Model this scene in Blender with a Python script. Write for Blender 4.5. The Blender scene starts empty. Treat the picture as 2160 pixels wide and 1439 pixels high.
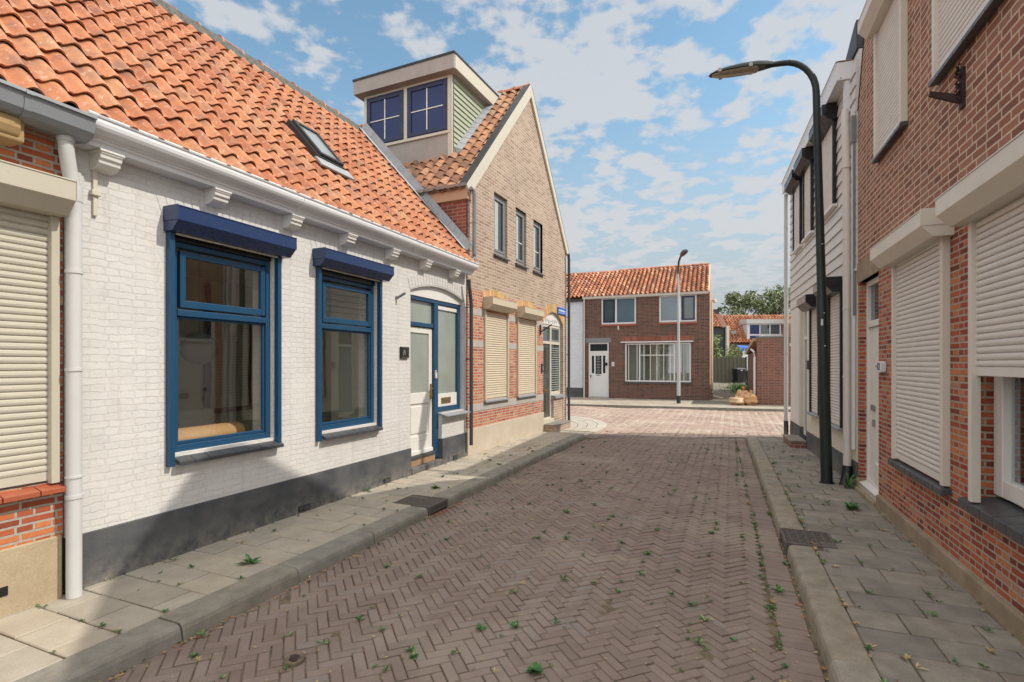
import bpy, math, random
from mathutils import Vector, Matrix
random.seed(7)
S = bpy.context.scene
COL = S.collection
R = math.radians
# ------------------------------------------------------------ camera, world, sun
cam = bpy.data.objects.new("camera", bpy.data.cameras.new("camera"))
COL.objects.link(cam); S.camera = cam
cam.location = (0, 0, 1.65); cam.rotation_euler = (R(90), 0, 0)
cam.data.sensor_width = 36; cam.data.lens = 36*1100/2160
cam.data.shift_y = 48.5/2160
cam.data.clip_start = .05; cam.data.clip_end = 2000
SUN = Vector((4.57, -.67, 5.03)).normalized()
W = bpy.data.worlds.new("World"); S.world = W; W.use_nodes = True
nt = W.node_tree; nt.nodes.clear()
def wn(t, **k):
    n = nt.nodes.new(t)
    for a, b in k.items(): setattr(n, a, b)
    return n
L = nt.links.new
sky = wn('ShaderNodeTexSky', sky_type='NISHITA', sun_disc=False)
sky.sun_elevation = math.asin(SUN.z); sky.sun_rotation = math.atan2(SUN.x, SUN.y)
sky.air_density = 1.0; sky.dust_density = .6; sky.ozone_density = 1.2
tc = wn('ShaderNodeTexCoord'); sep = wn('ShaderNodeSeparateXYZ'); L(tc.outputs['Generated'], sep.inputs[0])
def wm(op, a, b=None, c=None):
    n = wn('ShaderNodeMath', operation=op)
    for i, v in enumerate((a, b, c)):
        if v is None: continue
        if isinstance(v, (int, float)): n.inputs[i].default_value = v
        else: L(v, n.inputs[i])
    return n.outputs[0]
zz = wm('ADD', wm('MAXIMUM', sep.outputs[2], 0), .16)
comb = wn('ShaderNodeCombineXYZ'); L(wm('DIVIDE', sep.outputs[0], zz), comb.inputs[0]); L(wm('DIVIDE', sep.outputs[1], zz), comb.inputs[1])
def noise(vec, sc, det, ro, dist=0, off=(0, 0, 0)):
    m = wn('ShaderNodeMapping'); m.inputs['Location'].default_value = off; L(vec, m.inputs[0])
    n = wn('ShaderNodeTexNoise'); L(m.outputs[0], n.inputs['Vector'])
    n.inputs['Scale'].default_value = sc; n.inputs['Detail'].default_value = det
    n.inputs['Roughness'].default_value = ro; n.inputs['Distortion'].default_value = dist
    return n.outputs['Fac']
nb = noise(comb.outputs[0], 1.7, 2, .5, .2, (3.1, 1.7, 0)); nf = noise(comb.outputs[0], 9.5, 5, .52, .05, (.3, 4.4, 1))
def ramp(v, a, b):
    n = wn('ShaderNodeMapRange', interpolation_type='SMOOTHSTEP'); L(v, n.inputs[0])
    n.inputs[1].default_value = a; n.inputs[2].default_value = b; return n.outputs[0]
dens = wm('ADD', wm('MULTIPLY', nb, .42), wm('MULTIPLY', nf, .82))
cl = ramp(dens, .555, .675)
hz = ramp(sep.outputs[2], .50, .06)
gain = wn('ShaderNodeMix', data_type='RGBA', blend_type='MULTIPLY'); gain.inputs['Factor'].default_value = 1
L(sky.outputs[0], gain.inputs['A']); gain.inputs['B'].default_value = (.86, .98, .86, 1)
hzm = wn('ShaderNodeMix', data_type='RGBA'); L(wm('MULTIPLY', hz, .97), hzm.inputs['Factor']); L(gain.outputs['Result'], hzm.inputs['A']); hzm.inputs['B'].default_value = (2.15, 2.28, 2.38, 1)
mix = wn('ShaderNodeMix', data_type='RGBA'); L(wm('MULTIPLY', wm('MULTIPLY', cl, ramp(sep.outputs[2], .03, .22)), .85), mix.inputs['Factor'])
L(hzm.outputs['Result'], mix.inputs['A']); mix.inputs['B'].default_value = (2.95, 3.0, 3.1, 1)
up = ramp(sep.outputs[2], .6, .82); back = ramp(wm('MULTIPLY', sep.outputs[1], -1), .0, .5)
bo = wm('ADD', 1, wm('MULTIPLY', wm('MAXIMUM', up, back), 1.7))
bst = wn('ShaderNodeMix', data_type='RGBA'); L(wm('MAXIMUM', up, back), bst.inputs['Factor']); L(mix.outputs['Result'], bst.inputs['A']); bst.inputs['B'].default_value = (6.4, 6.35, 6.3, 1)  # added fill: sky brightened overhead and behind the camera to lift the shade
bg = wn('ShaderNodeBackground'); bg.inputs['Strength'].default_value = .15
wo = wn('ShaderNodeOutputWorld'); L(bst.outputs['Result'], bg.inputs['Color']); L(bg.outputs[0], wo.inputs['Surface'])
sl = bpy.data.lights.new("sun", 'SUN'); sl.energy = 2.4; sl.angle = R(.55); sl.color = (1, .93, .82)
so = bpy.data.objects.new("sun", sl); COL.objects.link(so); so.rotation_euler = SUN.to_track_quat('Z', 'Y').to_euler()
S.view_settings.view_transform = 'Standard'; S.view_settings.look = 'None'; S.view_settings.exposure = .60; S.view_settings.gamma = 1
S.render.engine = 'CYCLES'

# ------------------------------------------------------------ materials
class N:
    def __init__(s, name):
        s.m = bpy.data.materials.new(name); s.m.use_nodes = True; s.t = s.m.node_tree
        s.b = s.t.nodes['Principled BSDF']; s.o = s.t.nodes['Material Output']
        s.c = s.t.nodes.new('ShaderNodeTexCoord').outputs['Object']
    def n(s, t, **k):
        x = s.t.nodes.new(t)
        for a, b in k.items(): setattr(x, a, b)
        return x
    def l(s, a, b): s.t.links.new(a, b)
    def math(s, op, a, b=None):
        n = s.n('ShaderNodeMath', operation=op)
        for i, v in enumerate((a, b)):
            if v is None: continue
            if isinstance(v, (int, float)): n.inputs[i].default_value = v
            else: s.l(v, n.inputs[i])
        return n.outputs[0]
    def noise(s, sc, det=4, ro=.55, vec=None, dist=0):
        n = s.n('ShaderNodeTexNoise'); s.l(vec or s.c, n.inputs['Vector'])
        n.inputs['Scale'].default_value = sc; n.inputs['Detail'].default_value = det
        n.inputs['Roughness'].default_value = ro; n.inputs['Distortion'].default_value = dist
        return n.outputs['Fac']
    def ramp(s, v, stops, interp='LINEAR'):
        n = s.n('ShaderNodeValToRGB'); s.l(v, n.inputs[0]); r = n.color_ramp; r.interpolation = interp
        while len(r.elements) > 1: r.elements.remove(r.elements[-1])
        r.elements[0].position = stops[0][0]; r.elements[0].color = (*stops[0][1], 1)
        for p, c in stops[1:]:
            e = r.elements.new(p); e.color = (*c, 1)
        return n.outputs[0]
    def rng(s, v, a, b, c=0, d=1):
        n = s.n('ShaderNodeMapRange'); s.l(v, n.inputs[0])
        for i, x in enumerate((a, b, c, d)): n.inputs[i+1].default_value = x
        return n.outputs[0]
    def mix(s, f, a, b, bt='MIX'):
        n = s.n('ShaderNodeMix', data_type='RGBA', blend_type=bt)
        for k, v in (('Factor', f), ('A', a), ('B', b)):
            if isinstance(v, (int, float)): n.inputs[k].default_value = v
            elif isinstance(v, tuple): n.inputs[k].default_value = (*v, 1)
            else: s.l(v, n.inputs[k])
        return n.outputs['Result']
    def bump(s, h, st=1, d=.01, prev=None):
        n = s.n('ShaderNodeBump'); n.inputs['Strength'].default_value = st; n.inputs['Distance'].default_value = d
        s.l(h, n.inputs['Height'])
        if prev: s.l(prev, n.inputs['Normal'])
        return n.outputs[0]
    def done(s, col, rough=.8, nrm=None, metal=0, spec=.5):
        if isinstance(col, tuple): s.b.inputs['Base Color'].default_value = (*col, 1)
        else: s.l(col, s.b.inputs['Base Color'])
        if isinstance(rough, (int, float)): s.b.inputs['Roughness'].default_value = rough
        else: s.l(rough, s.b.inputs['Roughness'])
        s.b.inputs['Metallic'].default_value = metal; s.b.inputs['Specular IOR Level'].default_value = spec
        if nrm: s.l(nrm, s.b.inputs['Normal'])
        return s.m
def hexc(h, k=1.0):
    v = [int(h[i:i+2], 16)/255 for i in (0, 2, 4)]
    return tuple((x/12.92 if x <= .04045 else ((x+.055)/1.055)**2.4)*k for x in v)
def paint(name, col, rough=.45, var=.12, dirt=.25, sc=3, bump=.15, metal=0, dcol=(.12, .10, .08)):
    m = N(name); a = m.noise(sc, 5, .6); b = m.noise(sc*14, 3, .6)
    c = m.mix(m.rng(a, .35, .7, 0, var), col, tuple(x*.62 for x in col))
    c = m.mix(m.rng(b, .62, .78, 0, dirt), c, dcol)
    return m.done(c, m.rng(a, .3, .7, rough-.08, rough+.12), m.bump(b, bump, .002), metal)
def brick(name, stops, mortar, bw=.215, bh=.062, ms=.009, bump=.6, squash=.5, seed=0, dirt=.3, rough=.85, stain=None, noisy=.5, mortbump=1.0, wob=.004, dz=1.1, smooth=False):
    m = N(name)
    sp = m.n('ShaderNodeSeparateXYZ'); m.l(m.c, sp.inputs[0])
    cb = m.n('ShaderNodeCombineXYZ'); m.l(m.math('ADD', sp.outputs[0], sp.outputs[1]), cb.inputs[0]); m.l(sp.outputs[2], cb.inputs[1])
    nn = m.n('ShaderNodeTexNoise'); m.l(cb.outputs[0], nn.inputs['Vector']); nn.inputs['Scale'].default_value = 9; nn.inputs['Detail'].default_value = 3
    off = m.n('ShaderNodeVectorMath', operation='MULTIPLY_ADD'); m.l(nn.outputs['Color'], off.inputs[0]); off.inputs[1].default_value = (wob*2.5, wob*2.2, 0); m.l(cb.outputs[0], off.inputs[2])
    def bt():
        b = m.n('ShaderNodeTexBrick'); m.l(off.outputs[0], b.inputs['Vector']); b.offset = .25 if squash != 1 else .5; b.offset_frequency = 2
        b.squash = squash; b.squash_frequency = 2
        b.inputs['Scale'].default_value = 1; b.inputs['Brick Width'].default_value = bw; b.inputs['Row Height'].default_value = bh
        b.inputs['Mortar Size'].default_value = ms; b.inputs['Mortar Smooth'].default_value = .25; b.inputs['Bias'].default_value = 0
        b.inputs['Color1'].default_value = (0, 0, 0, 1); b.inputs['Color2'].default_value = (1, 1, 1, 1); b.inputs['Mortar'].default_value = (.5, .5, .5, 1)
        return b
    b = bt()
    col = m.ramp(b.outputs['Color'], stops)
    n1 = m.noise(38, 4, .65, cb.outputs[0]); n2 = m.noise(1.3, 4, .6, cb.outputs[0]); n3 = m.noise(150, 2, .5, cb.outputs[0])
    col = m.mix(m.rng(n1, .4, .75, 0, noisy), col, m.mix(.5, col, (.05, .03, .03)), 'MIX')
    mc = m.mix(m.rng(n1, .35, .7, 0, .5), mortar, tuple(x*.6 for x in mortar))
    fac = m.math('ADD', b.outputs['Fac'], 0)
    c = m.mix(fac, col, mc)
    c = m.mix(m.rng(n2, .42, .75, 0, dirt), c, m.mix(.6, c, (.05, .045, .04)))
    if smooth:
        mp = m.n('ShaderNodeMapping'); mp.inputs['Scale'].default_value = (9, 1.1, 1); m.l(cb.outputs[0], mp.inputs[0]); c = m.mix(m.rng(m.noise(1.0, 5, .65, mp.outputs[0]), .54, .74, 0, .34), c, (.40, .36, .30))
        c = m.mix(m.rng(m.noise(7, 5, .7, cb.outputs[0]), .66, .72, 0, .35), c, (.33, .29, .24))
    if stain: c = m.mix(m.rng(m.noise(.8, 3, .5, cb.outputs[0]), .5, .62, 0, stain[1]), c, stain[0])
    bf = m.math('SUBTRACT', 1, b.outputs['Fac'])
    if smooth: bf = m.math('MULTIPLY', bf, m.rng(m.noise(2.6, 3, .6, cb.outputs[0]), .40, .62, .12, 1.25)); bf = m.math('ADD', bf, m.math('MULTIPLY', m.noise(14, 4, .7, cb.outputs[0]), .8))
    h = m.math('ADD', m.math('MULTIPLY', bf, mortbump), m.math('MULTIPLY', n1, .45))
    h = m.math('ADD', h, m.math('MULTIPLY', n3, .12))
    return m.done(c, rough, m.bump(h, bump, .008*dz))
def concrete(name, c1, c2, sc=5, fine=160, bump=.3, island=0.0, rough=.9, spots=.25, splash=False):
    m = N(name); a = m.noise(sc, 5, .6); f = m.noise(fine, 3, .7)
    c = m.mix(m.rng(a, .35, .68), c1, c2)
    c = m.mix(m.rng(f, .35, .7, 0, .45), c, tuple(x*.45 for x in c1))
    c = m.mix(m.rng(m.noise(fine*.5, 2, .5), .66, .72, 0, spots), c, tuple(min(1, x*1.7) for x in c1))
    if splash:
        sp = m.n('ShaderNodeSeparateXYZ'); m.l(m.c, sp.inputs[0]); k = m.math('MULTIPLY', m.rng(sp.outputs[2], .22, -.02), m.rng(m.noise(9, 5, .7), .38, .62)); c = m.mix(m.math('MULTIPLY', k, .6), c, (.30, .27, .22))
        c = m.mix(m.rng(m.noise(14, 6, .75, dist=1), .64, .70, 0, .3), c, (.22, .21, .20))
    if island:
        g = m.n('ShaderNodeNewGeometry').outputs['Random Per Island']
        c = m.mix(1, c, m.ramp(g, [(0, (1-island,)*3), (.5, (1, 1, 1)), (.8, (1.0, .97, .92)), (1, (1+island*.6, 1+island*.6, 1+island*.55))]), 'MULTIPLY')
    return m.done(c, rough, m.bump(f, bump, .004))
def islands(name, stops, rough=.8, sc=20, dark=.5, bump=.4, patch=None, metal=0):
    m = N(name); g = m.n('ShaderNodeNewGeometry').outputs['Random Per Island']
    c = m.ramp(g, stops); a = m.noise(sc, 5, .65); f = m.noise(sc*9, 3, .6)
    c = m.mix(m.rng(a, .4, .72, 0, dark), c, m.mix(.5, c, (.06, .045, .04)))
    c = m.mix(m.rng(f, .62, .72, 0, .3), c, (.45, .40, .34))
    if patch:
        for (col, s0, lo, hi, k) in patch: c = m.mix(m.rng(m.noise(s0, 4, .6, dist=.3), lo, hi, 0, k), c, col)
    return m.done(c, rough, m.bump(m.math('ADD', a, m.math('MULTIPLY', f, .4)), bump, .006), metal)
def glass(name, tint=(.9, .95, .95), refl=1.0):
    m = N(name); m.t.nodes.remove(m.b)
    tr = m.n('ShaderNodeBsdfTransparent'); tr.inputs[0].default_value = (*tint, 1)
    gl = m.n('ShaderNodeBsdfGlossy'); gl.inputs['Roughness'].default_value = .01; gl.inputs[0].default_value = (.95, .97, 1, 1)
    ge = m.n('ShaderNodeNewGeometry'); dt = m.n('ShaderNodeVectorMath', operation='DOT_PRODUCT'); m.l(ge.outputs['Normal'], dt.inputs[0]); m.l(ge.outputs['Incoming'], dt.inputs[1])
    q = m.math('SUBTRACT', 1, m.math('ABSOLUTE', dt.outputs['Value'])); fr = m.math('ADD', m.math('MULTIPLY', m.math('POWER', q, 5), .9), .08)
    nz = m.bump(m.noise(1.6, 2, .5), .05, .02); m.l(nz, gl.inputs['Normal'])
    k = m.math('MINIMUM', m.math('MULTIPLY', fr, 1.5*refl), 1)
    mx = m.n('ShaderNodeMixShader'); m.l(k, mx.inputs[0]); m.l(tr.outputs[0], mx.inputs[1]); m.l(gl.outputs[0], mx.inputs[2])
    m.l(mx.outputs[0], m.o.inputs[0]); return m.m
def opaque_glass(name, col, rough=.06, spec=1.0):
    m = N(name); nz = m.bump(m.noise(2.5, 2, .5), .04, .02)
    return m.done(m.mix(m.noise(1.5, 3), col, tuple(x*.6 for x in col)), rough, nz, 0, spec)
M = {}
M['brick_red'] = brick('brick_orange_red', [(0, (.15, .028, .014)), (.25, (.30, .05, .022)), (.5, (.40, .075, .03)), (.7, (.48, .115, .04)), (.88, (.56, .18, .06)), (1, (.42, .22, .14))], (.40, .335, .26), .19, .0505, .0085, .8, dirt=.2, noisy=.75)
M['brick_redL'] = brick('brick_red_left', [(0, (.22, .045, .02)), (.4, (.42, .09, .035)), (.7, (.56, .15, .05)), (.93, (.6, .2, .07)), (1, (.62, .42, .14))], (.42, .38, .32), .20, .052, .009, .8, dirt=.3, noisy=.6)
M['brick_h2low'] = brick('brick_salmon', [(0, (.30, .06, .03)), (.4, (.48, .11, .05)), (.8, (.58, .19, .08)), (1, (.60, .32, .15))], (.50, .41, .33), .20, .054, .011, .5, dirt=.2, noisy=.4)
M['brick_cream'] = brick('brick_sand_yellow', [(0, (.30, .20, .145)), (.3, (.36, .255, .19)), (.7, (.42, .31, .235)), (1, (.47, .34, .265))], (.56, .47, .37), .215, .0625, .010, .5, squash=1, dirt=.3, noisy=.35)
M['brick_brown'] = brick('brick_brown_pink', [(0, (.18, .065, .04)), (.35, (.27, .105, .062)), (.7, (.34, .14, .085)), (1, (.32, .165, .115))], (.60, .47, .34), .215, .0635, .0085, .6, squash=.75, dirt=.3, noisy=.35)
M['brick_dark'] = brick('brick_dark_maroon', [(0, (.045, .018, .014)), (.4, (.10, .034, .023)), (.8, (.165, .05, .030)), (1, (.15, .065, .042))], (.27, .21, .17), .215, .0625, .009, .5, dirt=.4, noisy=.4)
M['brick_maroon'] = brick('brick_wine_red', [(0, (.17, .04, .03)), (.5, (.24, .06, .04)), (1, (.30, .085, .055))], (.32, .21, .17), .215, .065, .009, .5, squash=1, dirt=.3)
M['brick_shed'] = brick('brick_shed_red', [(0, (.15, .05, .035)), (.5, (.23, .075, .05)), (1, (.28, .10, .07))], (.33, .25, .2), .215, .065, .01, .5, dirt=.3)
M['white_brick'] = brick('white_painted_brick', [(0, (.60, .585, .56)), (1, (.64, .625, .60))], (.615, .60, .575), .20, .056, .006, .55, dirt=.12, noisy=.05, mortbump=.45, wob=.020, dz=1.3, smooth=True)
M['white_brick_far'] = brick('bluish_white_painted_brick', [(0, (.62, .66, .72)), (1, (.72, .75, .80))], (.64, .67, .72), .205, .0625, .008, .6, dirt=.12, noisy=.1)
M['plinth_gray'] = concrete('anthracite_plinth_paint', (.060, .064, .072), (.125, .125, .125), 3, 120, .35, 0, .75, .2, splash=True)
M['plinth_sand'] = concrete('sand_plaster_plinth', (.40, .31, .20), (.50, .41, .28), 2.5, 130, .3)
M['plinth_cream'] = concrete('cream_plaster_plinth', (.56, .47, .36), (.64, .56, .45), 2, 120, .2)
M['plinth_old'] = concrete('weathered_cement_plinth', (.25, .19, .125), (.38, .30, .21), 4, 110, .5)
M['band'] = concrete('grey_plaster_band', (.44, .41, .37), (.52, .49, .45), 6, 90, .3)
M['plaster_cream'] = paint('cream_wall_plaster', (.66, .61, .50), .8, .2, .1, 2, .2)
M['blue'] = paint('petrol_blue_paint', (.010, .062, .135), .35, .35, .12, 4, .1)
M['bluebox'] = paint('royal_blue_aluminium', (.022, .045, .125), .25, .3, .06, 3, .05)
M['navy'] = paint('peeling_navy_paint', (.008, .016, .07), .4, .4, .35, 9, .3, dcol=(.25, .27, .3))
M['white'] = paint('white_frame_paint', (.72, .70, .66), .4, .12, .12, 4, .08)
M['white_cool'] = paint('white_plastic', (.70, .70, .71), .35, .1, .1, 4, .05)
M['pvc'] = paint('pale_grey_pvc_pipe', (.56, .56, .55), .45, .12, .12, 5, .05)
M['pvcwhite'] = paint('white_pvc_pipe', (.66, .61, .57), .45, .15, .15, 5, .05)
M['zinc'] = paint('weathered_zinc', (.30, .32, .34), .5, .4, .3, 6, .1, .6)
M['lead'] = paint('lead_flashing', (.36, .38, .40), .6, .5, .3, 5, .35)
M['cream_box'] = paint('cream_shutter_box', (.65, .61, .53), .4, .15, .2, 3, .06)
M['beige_box'] = paint('tan_shutter_box', (.58, .50, .37), .45, .15, .12, 3, .06)
M['cream_slat'] = paint('cream_shutter_slat', (.68, .645, .60), .42, .15, .15, 5, .05)
M['left_slat'] = paint('sand_shutter_slat', (.52, .485, .40), .42, .2, .2, 5, .05)
M['left_box'] = paint('sand_shutter_box', (.50, .46, .375), .4, .2, .25, 3, .06)
M['beige_slat'] = paint('beige_shutter_slat', (.66, .57, .43), .45, .12, .08, 5, .05)
M['cream_trim'] = paint('cream_trim_paint', (.60, .55, .45), .5, .2, .25, 3, .1)
M['copper_band'] = paint('rust_stained_fascia', (.50, .33, .22), .6, .3, .35, 5, .1, dcol=(.2, .07, .03))
M['pinkgrey'] = paint('stained_taupe_panel', (.38, .33, .30), .6, .3, .35, 5, .1)
M['sage'] = paint('sage_green_board', (.36, .39, .29), .55, .15, .1, 3, .08)
M['weatherboard'] = paint('pale_weatherboard', (.62, .60, .57), .5, .15, .15, 3, .08)
M['tar'] = paint('black_bitumen_edge', (.025, .027, .03), .6, .3, .2, 6, .2)
M['black'] = paint('black_aluminium', (.012, .013, .016), .3, .3, .1, 4, .05)
M['slate'] = paint('dark_slate_sheet', (.03, .035, .045), .5, .4, .2, 5, .2)
M['pipe_dark'] = paint('dark_brown_grey_pipe', (.06, .058, .06), .45, .3, .2, 6, .08)
M['pipe_grey'] = paint('mid_grey_pipe', (.22, .22, .23), .5, .3, .15, 6, .05)
M['sill_dark'] = paint('anthracite_sill_tile', (.06, .063, .07), .35, .3, .15, 9, .1)
M['sill_brown'] = paint('rust_brown_glazed_sill', (.36, .10, .05), .3, .3, .2, 9, .1)
M['sill_stone'] = paint('grey_stone_sill', (.27, .28, .30), .6, .2, .15, 9, .1)
M['lampgreen'] = paint('dark_green_lamp_paint', (.004, .014, .012), .5, .35, .06, 5, .08)
M['lampgrey'] = paint('galvanised_lamp_pole', (.50, .51, .52), .45, .25, .1, 5, .05, .2)
M['iron'] = paint('rusted_cast_iron', (.14, .12, .105), .75, .5, .4, 20, .6, .3, dcol=(.22, .09, .04))
M['rust'] = paint('rusty_dark_iron', (.05, .03, .026), .7, .5, .4, 20, .6, .3, dcol=(.16, .06, .03))
M['brass'] = paint('worn_brass', (.48, .33, .12), .3, .3, .2, 20, .1, .9)
M['steel'] = paint('dull_steel_fitting', (.30, .29, .28), .4, .3, .2, 20, .1, .7)
M['frost'] = opaque_glass('frosted_sage_glass', (.36, .40, .35), .22)
M['doorgreen'] = paint('dark_green_door_paint', (.085, .09, .082), .4, .25, .15, 6, .1)
M['doorblue'] = paint('grey_blue_door_paint', (.16, .19, .26), .4, .25, .15, 6, .1)
M['glass'] = glass('window_glass', (.94, .96, .92), 1.3)
M['glass_clear'] = glass('clear_window_glass', (.85, .9, .9), 1.2)
M['glass_blue'] = opaque_glass('blue_blind_behind_glass', (.022, .042, .15), .3, .3)
M['glass_dark'] = opaque_glass('dark_window_glass', (.03, .04, .045), .03)
M['glass_teal'] = opaque_glass('teal_window_glass', (.07, .11, .12), .04)
M['room'] = paint('olive_grey_room_wall', (.66, .66, .50), .8, .1, 0, 2, .05)
M['room_light'] = paint('pale_room_panel', (.75, .76, .62), .7, .1, 0, 2, .05)
M['room_floor'] = paint('brown_room_floor', (.10, .07, .05), .6, .3, .1, 4, .05)
M['wood_roll'] = paint('raw_wood_veneer', (.55, .32, .16), .6, .35, .12, 7, .05)
M['wood_raw'] = paint('orange_rotten_wood', (.55, .25, .06), .7, .4, .5, 16, .3, dcol=(.12, .04, .02))
M['wood_beam'] = paint('yellowed_beam_wood', (.40, .27, .12), .7, .4, .5, 16, .5, dcol=(.10, .05, .02))
M['wood_dark'] = paint('rust_brown_board', (.16, .06, .03), .6, .4, .2, 5, .2)
M['wood_fence'] = paint('weathered_fence_board', (.13, .12, .085), .8, .5, .3, 8, .3)
M['wood_old'] = paint('pale_weathered_wood', (.36, .22, .12), .7, .4, .3, 12, .2)
M['lead_arm'] = paint('black_sign_iron', (.03, .03, .035), .5, .3, .2, 9, .1)
M['streetblue'] = paint('street_sign_blue', (.015, .12, .52), .35, .1, .04, 5, .02)
M['letter'] = paint('sign_white_letter', (.8, .82, .85), .4, .05, .02, 5, .02)
M['rubber'] = paint('dark_bin_plastic', (.018, .02, .024), .4, .3, .1, 6, .05)
M['binlid'] = paint('grey_bin_lid', (.13, .14, .16), .4, .3, .1, 6, .05)
M['bag'] = islands('orange_tan_plastic_bag', [(0, (.50, .22, .07)), (.5, (.58, .33, .15)), (1, (.62, .46, .28))], .35, 9, .4, 1.0)
M['curtain'] = paint('pale_curtain', (.45, .47, .45), .8, .3, .1, 9, .3)
M['blind'] = paint('white_venetian_blind', (.60, .60, .57), .6, .1, .05, 4, .05)
M['glass_painted_sky'] = opaque_glass('painted_sky_glass', (.13, .20, .25), .08)  # sky reflection painted into the pane's base colour
M['skylight'] = opaque_glass('skylight_pane', (.30, .33, .33), .12)
M['tile'] = islands('orange_clay_pantile', [(0, (.38, .13, .052)), (.35, (.46, .165, .07)), (.7, (.53, .21, .092)), (1, (.49, .24, .12))], .75, 7, .5, .35,
    [((.19, .105, .085), 3.2, .50, .70, .55), ((.24, .12, .085), 9, .52, .68, .65), ((.62, .47, .38), 26, .58, .68, .6), ((.10, .07, .06), 40, .64, .72, .5)])
M['tile_old'] = islands('brown_orange_old_pantile', [(0, (.18, .08, .045)), (.4, (.33, .15, .075)), (.75, (.45, .22, .11)), (1, (.40, .25, .15))], .8, 8, .6, .4, [((.07, .05, .045), 4, .5, .7, .6)])
M['tile_far'] = islands('red_far_pantile', [(0, (.20, .07, .035)), (.4, (.42, .14, .06)), (.8, (.56, .22, .10)), (1, (.62, .36, .22))], .7, 5, .6, .3, [((.12, .07, .05), 2, .5, .7, .5)])
M['ridge'] = islands('terracotta_ridge_tile', [(0, (.32, .10, .06)), (.5, (.5, .18, .09)), (1, (.6, .26, .14))], .75, 12, .5, .4)
M['mortar_dark'] = concrete('lichened_ridge_mortar', (.09, .09, .085), (.2, .2, .18), 22, 90, 1.2)
M['yellow_arch'] = islands('yellow_arch_brick', [(0, (.42, .25, .10)), (.4, (.58, .38, .17)), (.8, (.64, .45, .25)), (1, (.55, .22, .1))], .85, 25, .4, .5)
M['red_course'] = islands('red_soldier_brick', [(0, (.22, .07, .045)), (1, (.34, .13, .09))], .85, 25, .4, .5)
PATCH = [((.37, .305, .23), .6, .52, .74, .85), ((.28, .235, .195), 2.2, .50, .72, .5), ((.15, .115, .095), .6, .52, .7, .3), ((.42, .38, .33), 70, .67, .73, .5)]
M['clinker'] = islands('brown_clinker_paver', [(0, (.180, .132, .108)), (.35, (.200, .146, .119)), (.7, (.215, .158, .130)), (.93, (.23, .172, .145)), (1, (.205, .172, .152))], .8, 14, .3, .6, PATCH)
M['clinker_sunlit'] = islands('painted_sunlit_paver', [(0, (.34, .245, .20)), (.4, (.40, .295, .245)), (.8, (.45, .34, .285)), (1, (.37, .24, .19))], .85, 14, .2, .5, [((.52, .44, .35), .8, .48, .66, .8), ((.30, .20, .17), 1.6, .55, .7, .5)])  # paler clinker copy with sandy patches; sunlight on the junction painted into its colour
M['joint'] = concrete('sandy_paver_joint', (.085, .065, .045), (.24, .18, .11), 14, 90, .8)
M['flag'] = concrete('grey_beige_paving_slab', (.40, .355, .285), (.50, .445, .365), 4, 210, .5, .14)
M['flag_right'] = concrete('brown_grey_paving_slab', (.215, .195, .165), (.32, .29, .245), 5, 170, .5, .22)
M['kerb'] = concrete('grey_concrete_kerb', (.21, .195, .165), (.32, .295, .25), 6, 150, .5, .10)
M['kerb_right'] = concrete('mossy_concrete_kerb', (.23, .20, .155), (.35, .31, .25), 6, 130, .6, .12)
M['apron'] = concrete('pale_corner_paving', (.46, .42, .35), (.56, .52, .44), 2, 160, .3, .06)
M['soil'] = concrete('dry_soil', (.10, .085, .06), (.17, .15, .10), 3, 60, .8)
M['dirtpath'] = concrete('mossy_alley_paving', (.16, .15, .11), (.28, .24, .19), 6, 50, .8)
def leafmat(name, stops, rough=.55):
    m = N(name); g = m.n('ShaderNodeNewGeometry').outputs['Random Per Island']
    return m.done(m.ramp(g, stops), rough, None, 0, .3)
M['weed'] = leafmat('weed_leaf', [(0, (.035, .10, .035)), (.5, (.065, .17, .05)), (.8, (.12, .23, .07)), (1, (.24, .29, .12))])
M['drygrass'] = leafmat('dry_grass', [(0, (.30, .20, .08)), (.6, (.42, .30, .13)), (1, (.5, .42, .24))])
M['deadleaf'] = leafmat('dead_leaf', [(0, (.28, .09, .03)), (.5, (.40, .17, .06)), (1, (.36, .24, .13))])
M['tree_leaf'] = leafmat('willow_leaf', [(0, (.07, .09, .035)), (.5, (.15, .19, .07)), (1, (.32, .35, .2))])
M['bush_leaf'] = leafmat('variegated_leaf', [(0, (.07, .13, .03)), (.5, (.2, .28, .08)), (1, (.42, .46, .26))])
M['bark'] = paint('grey_bark', (.10, .085, .065), .9, .4, .2, 8, .5)

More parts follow.
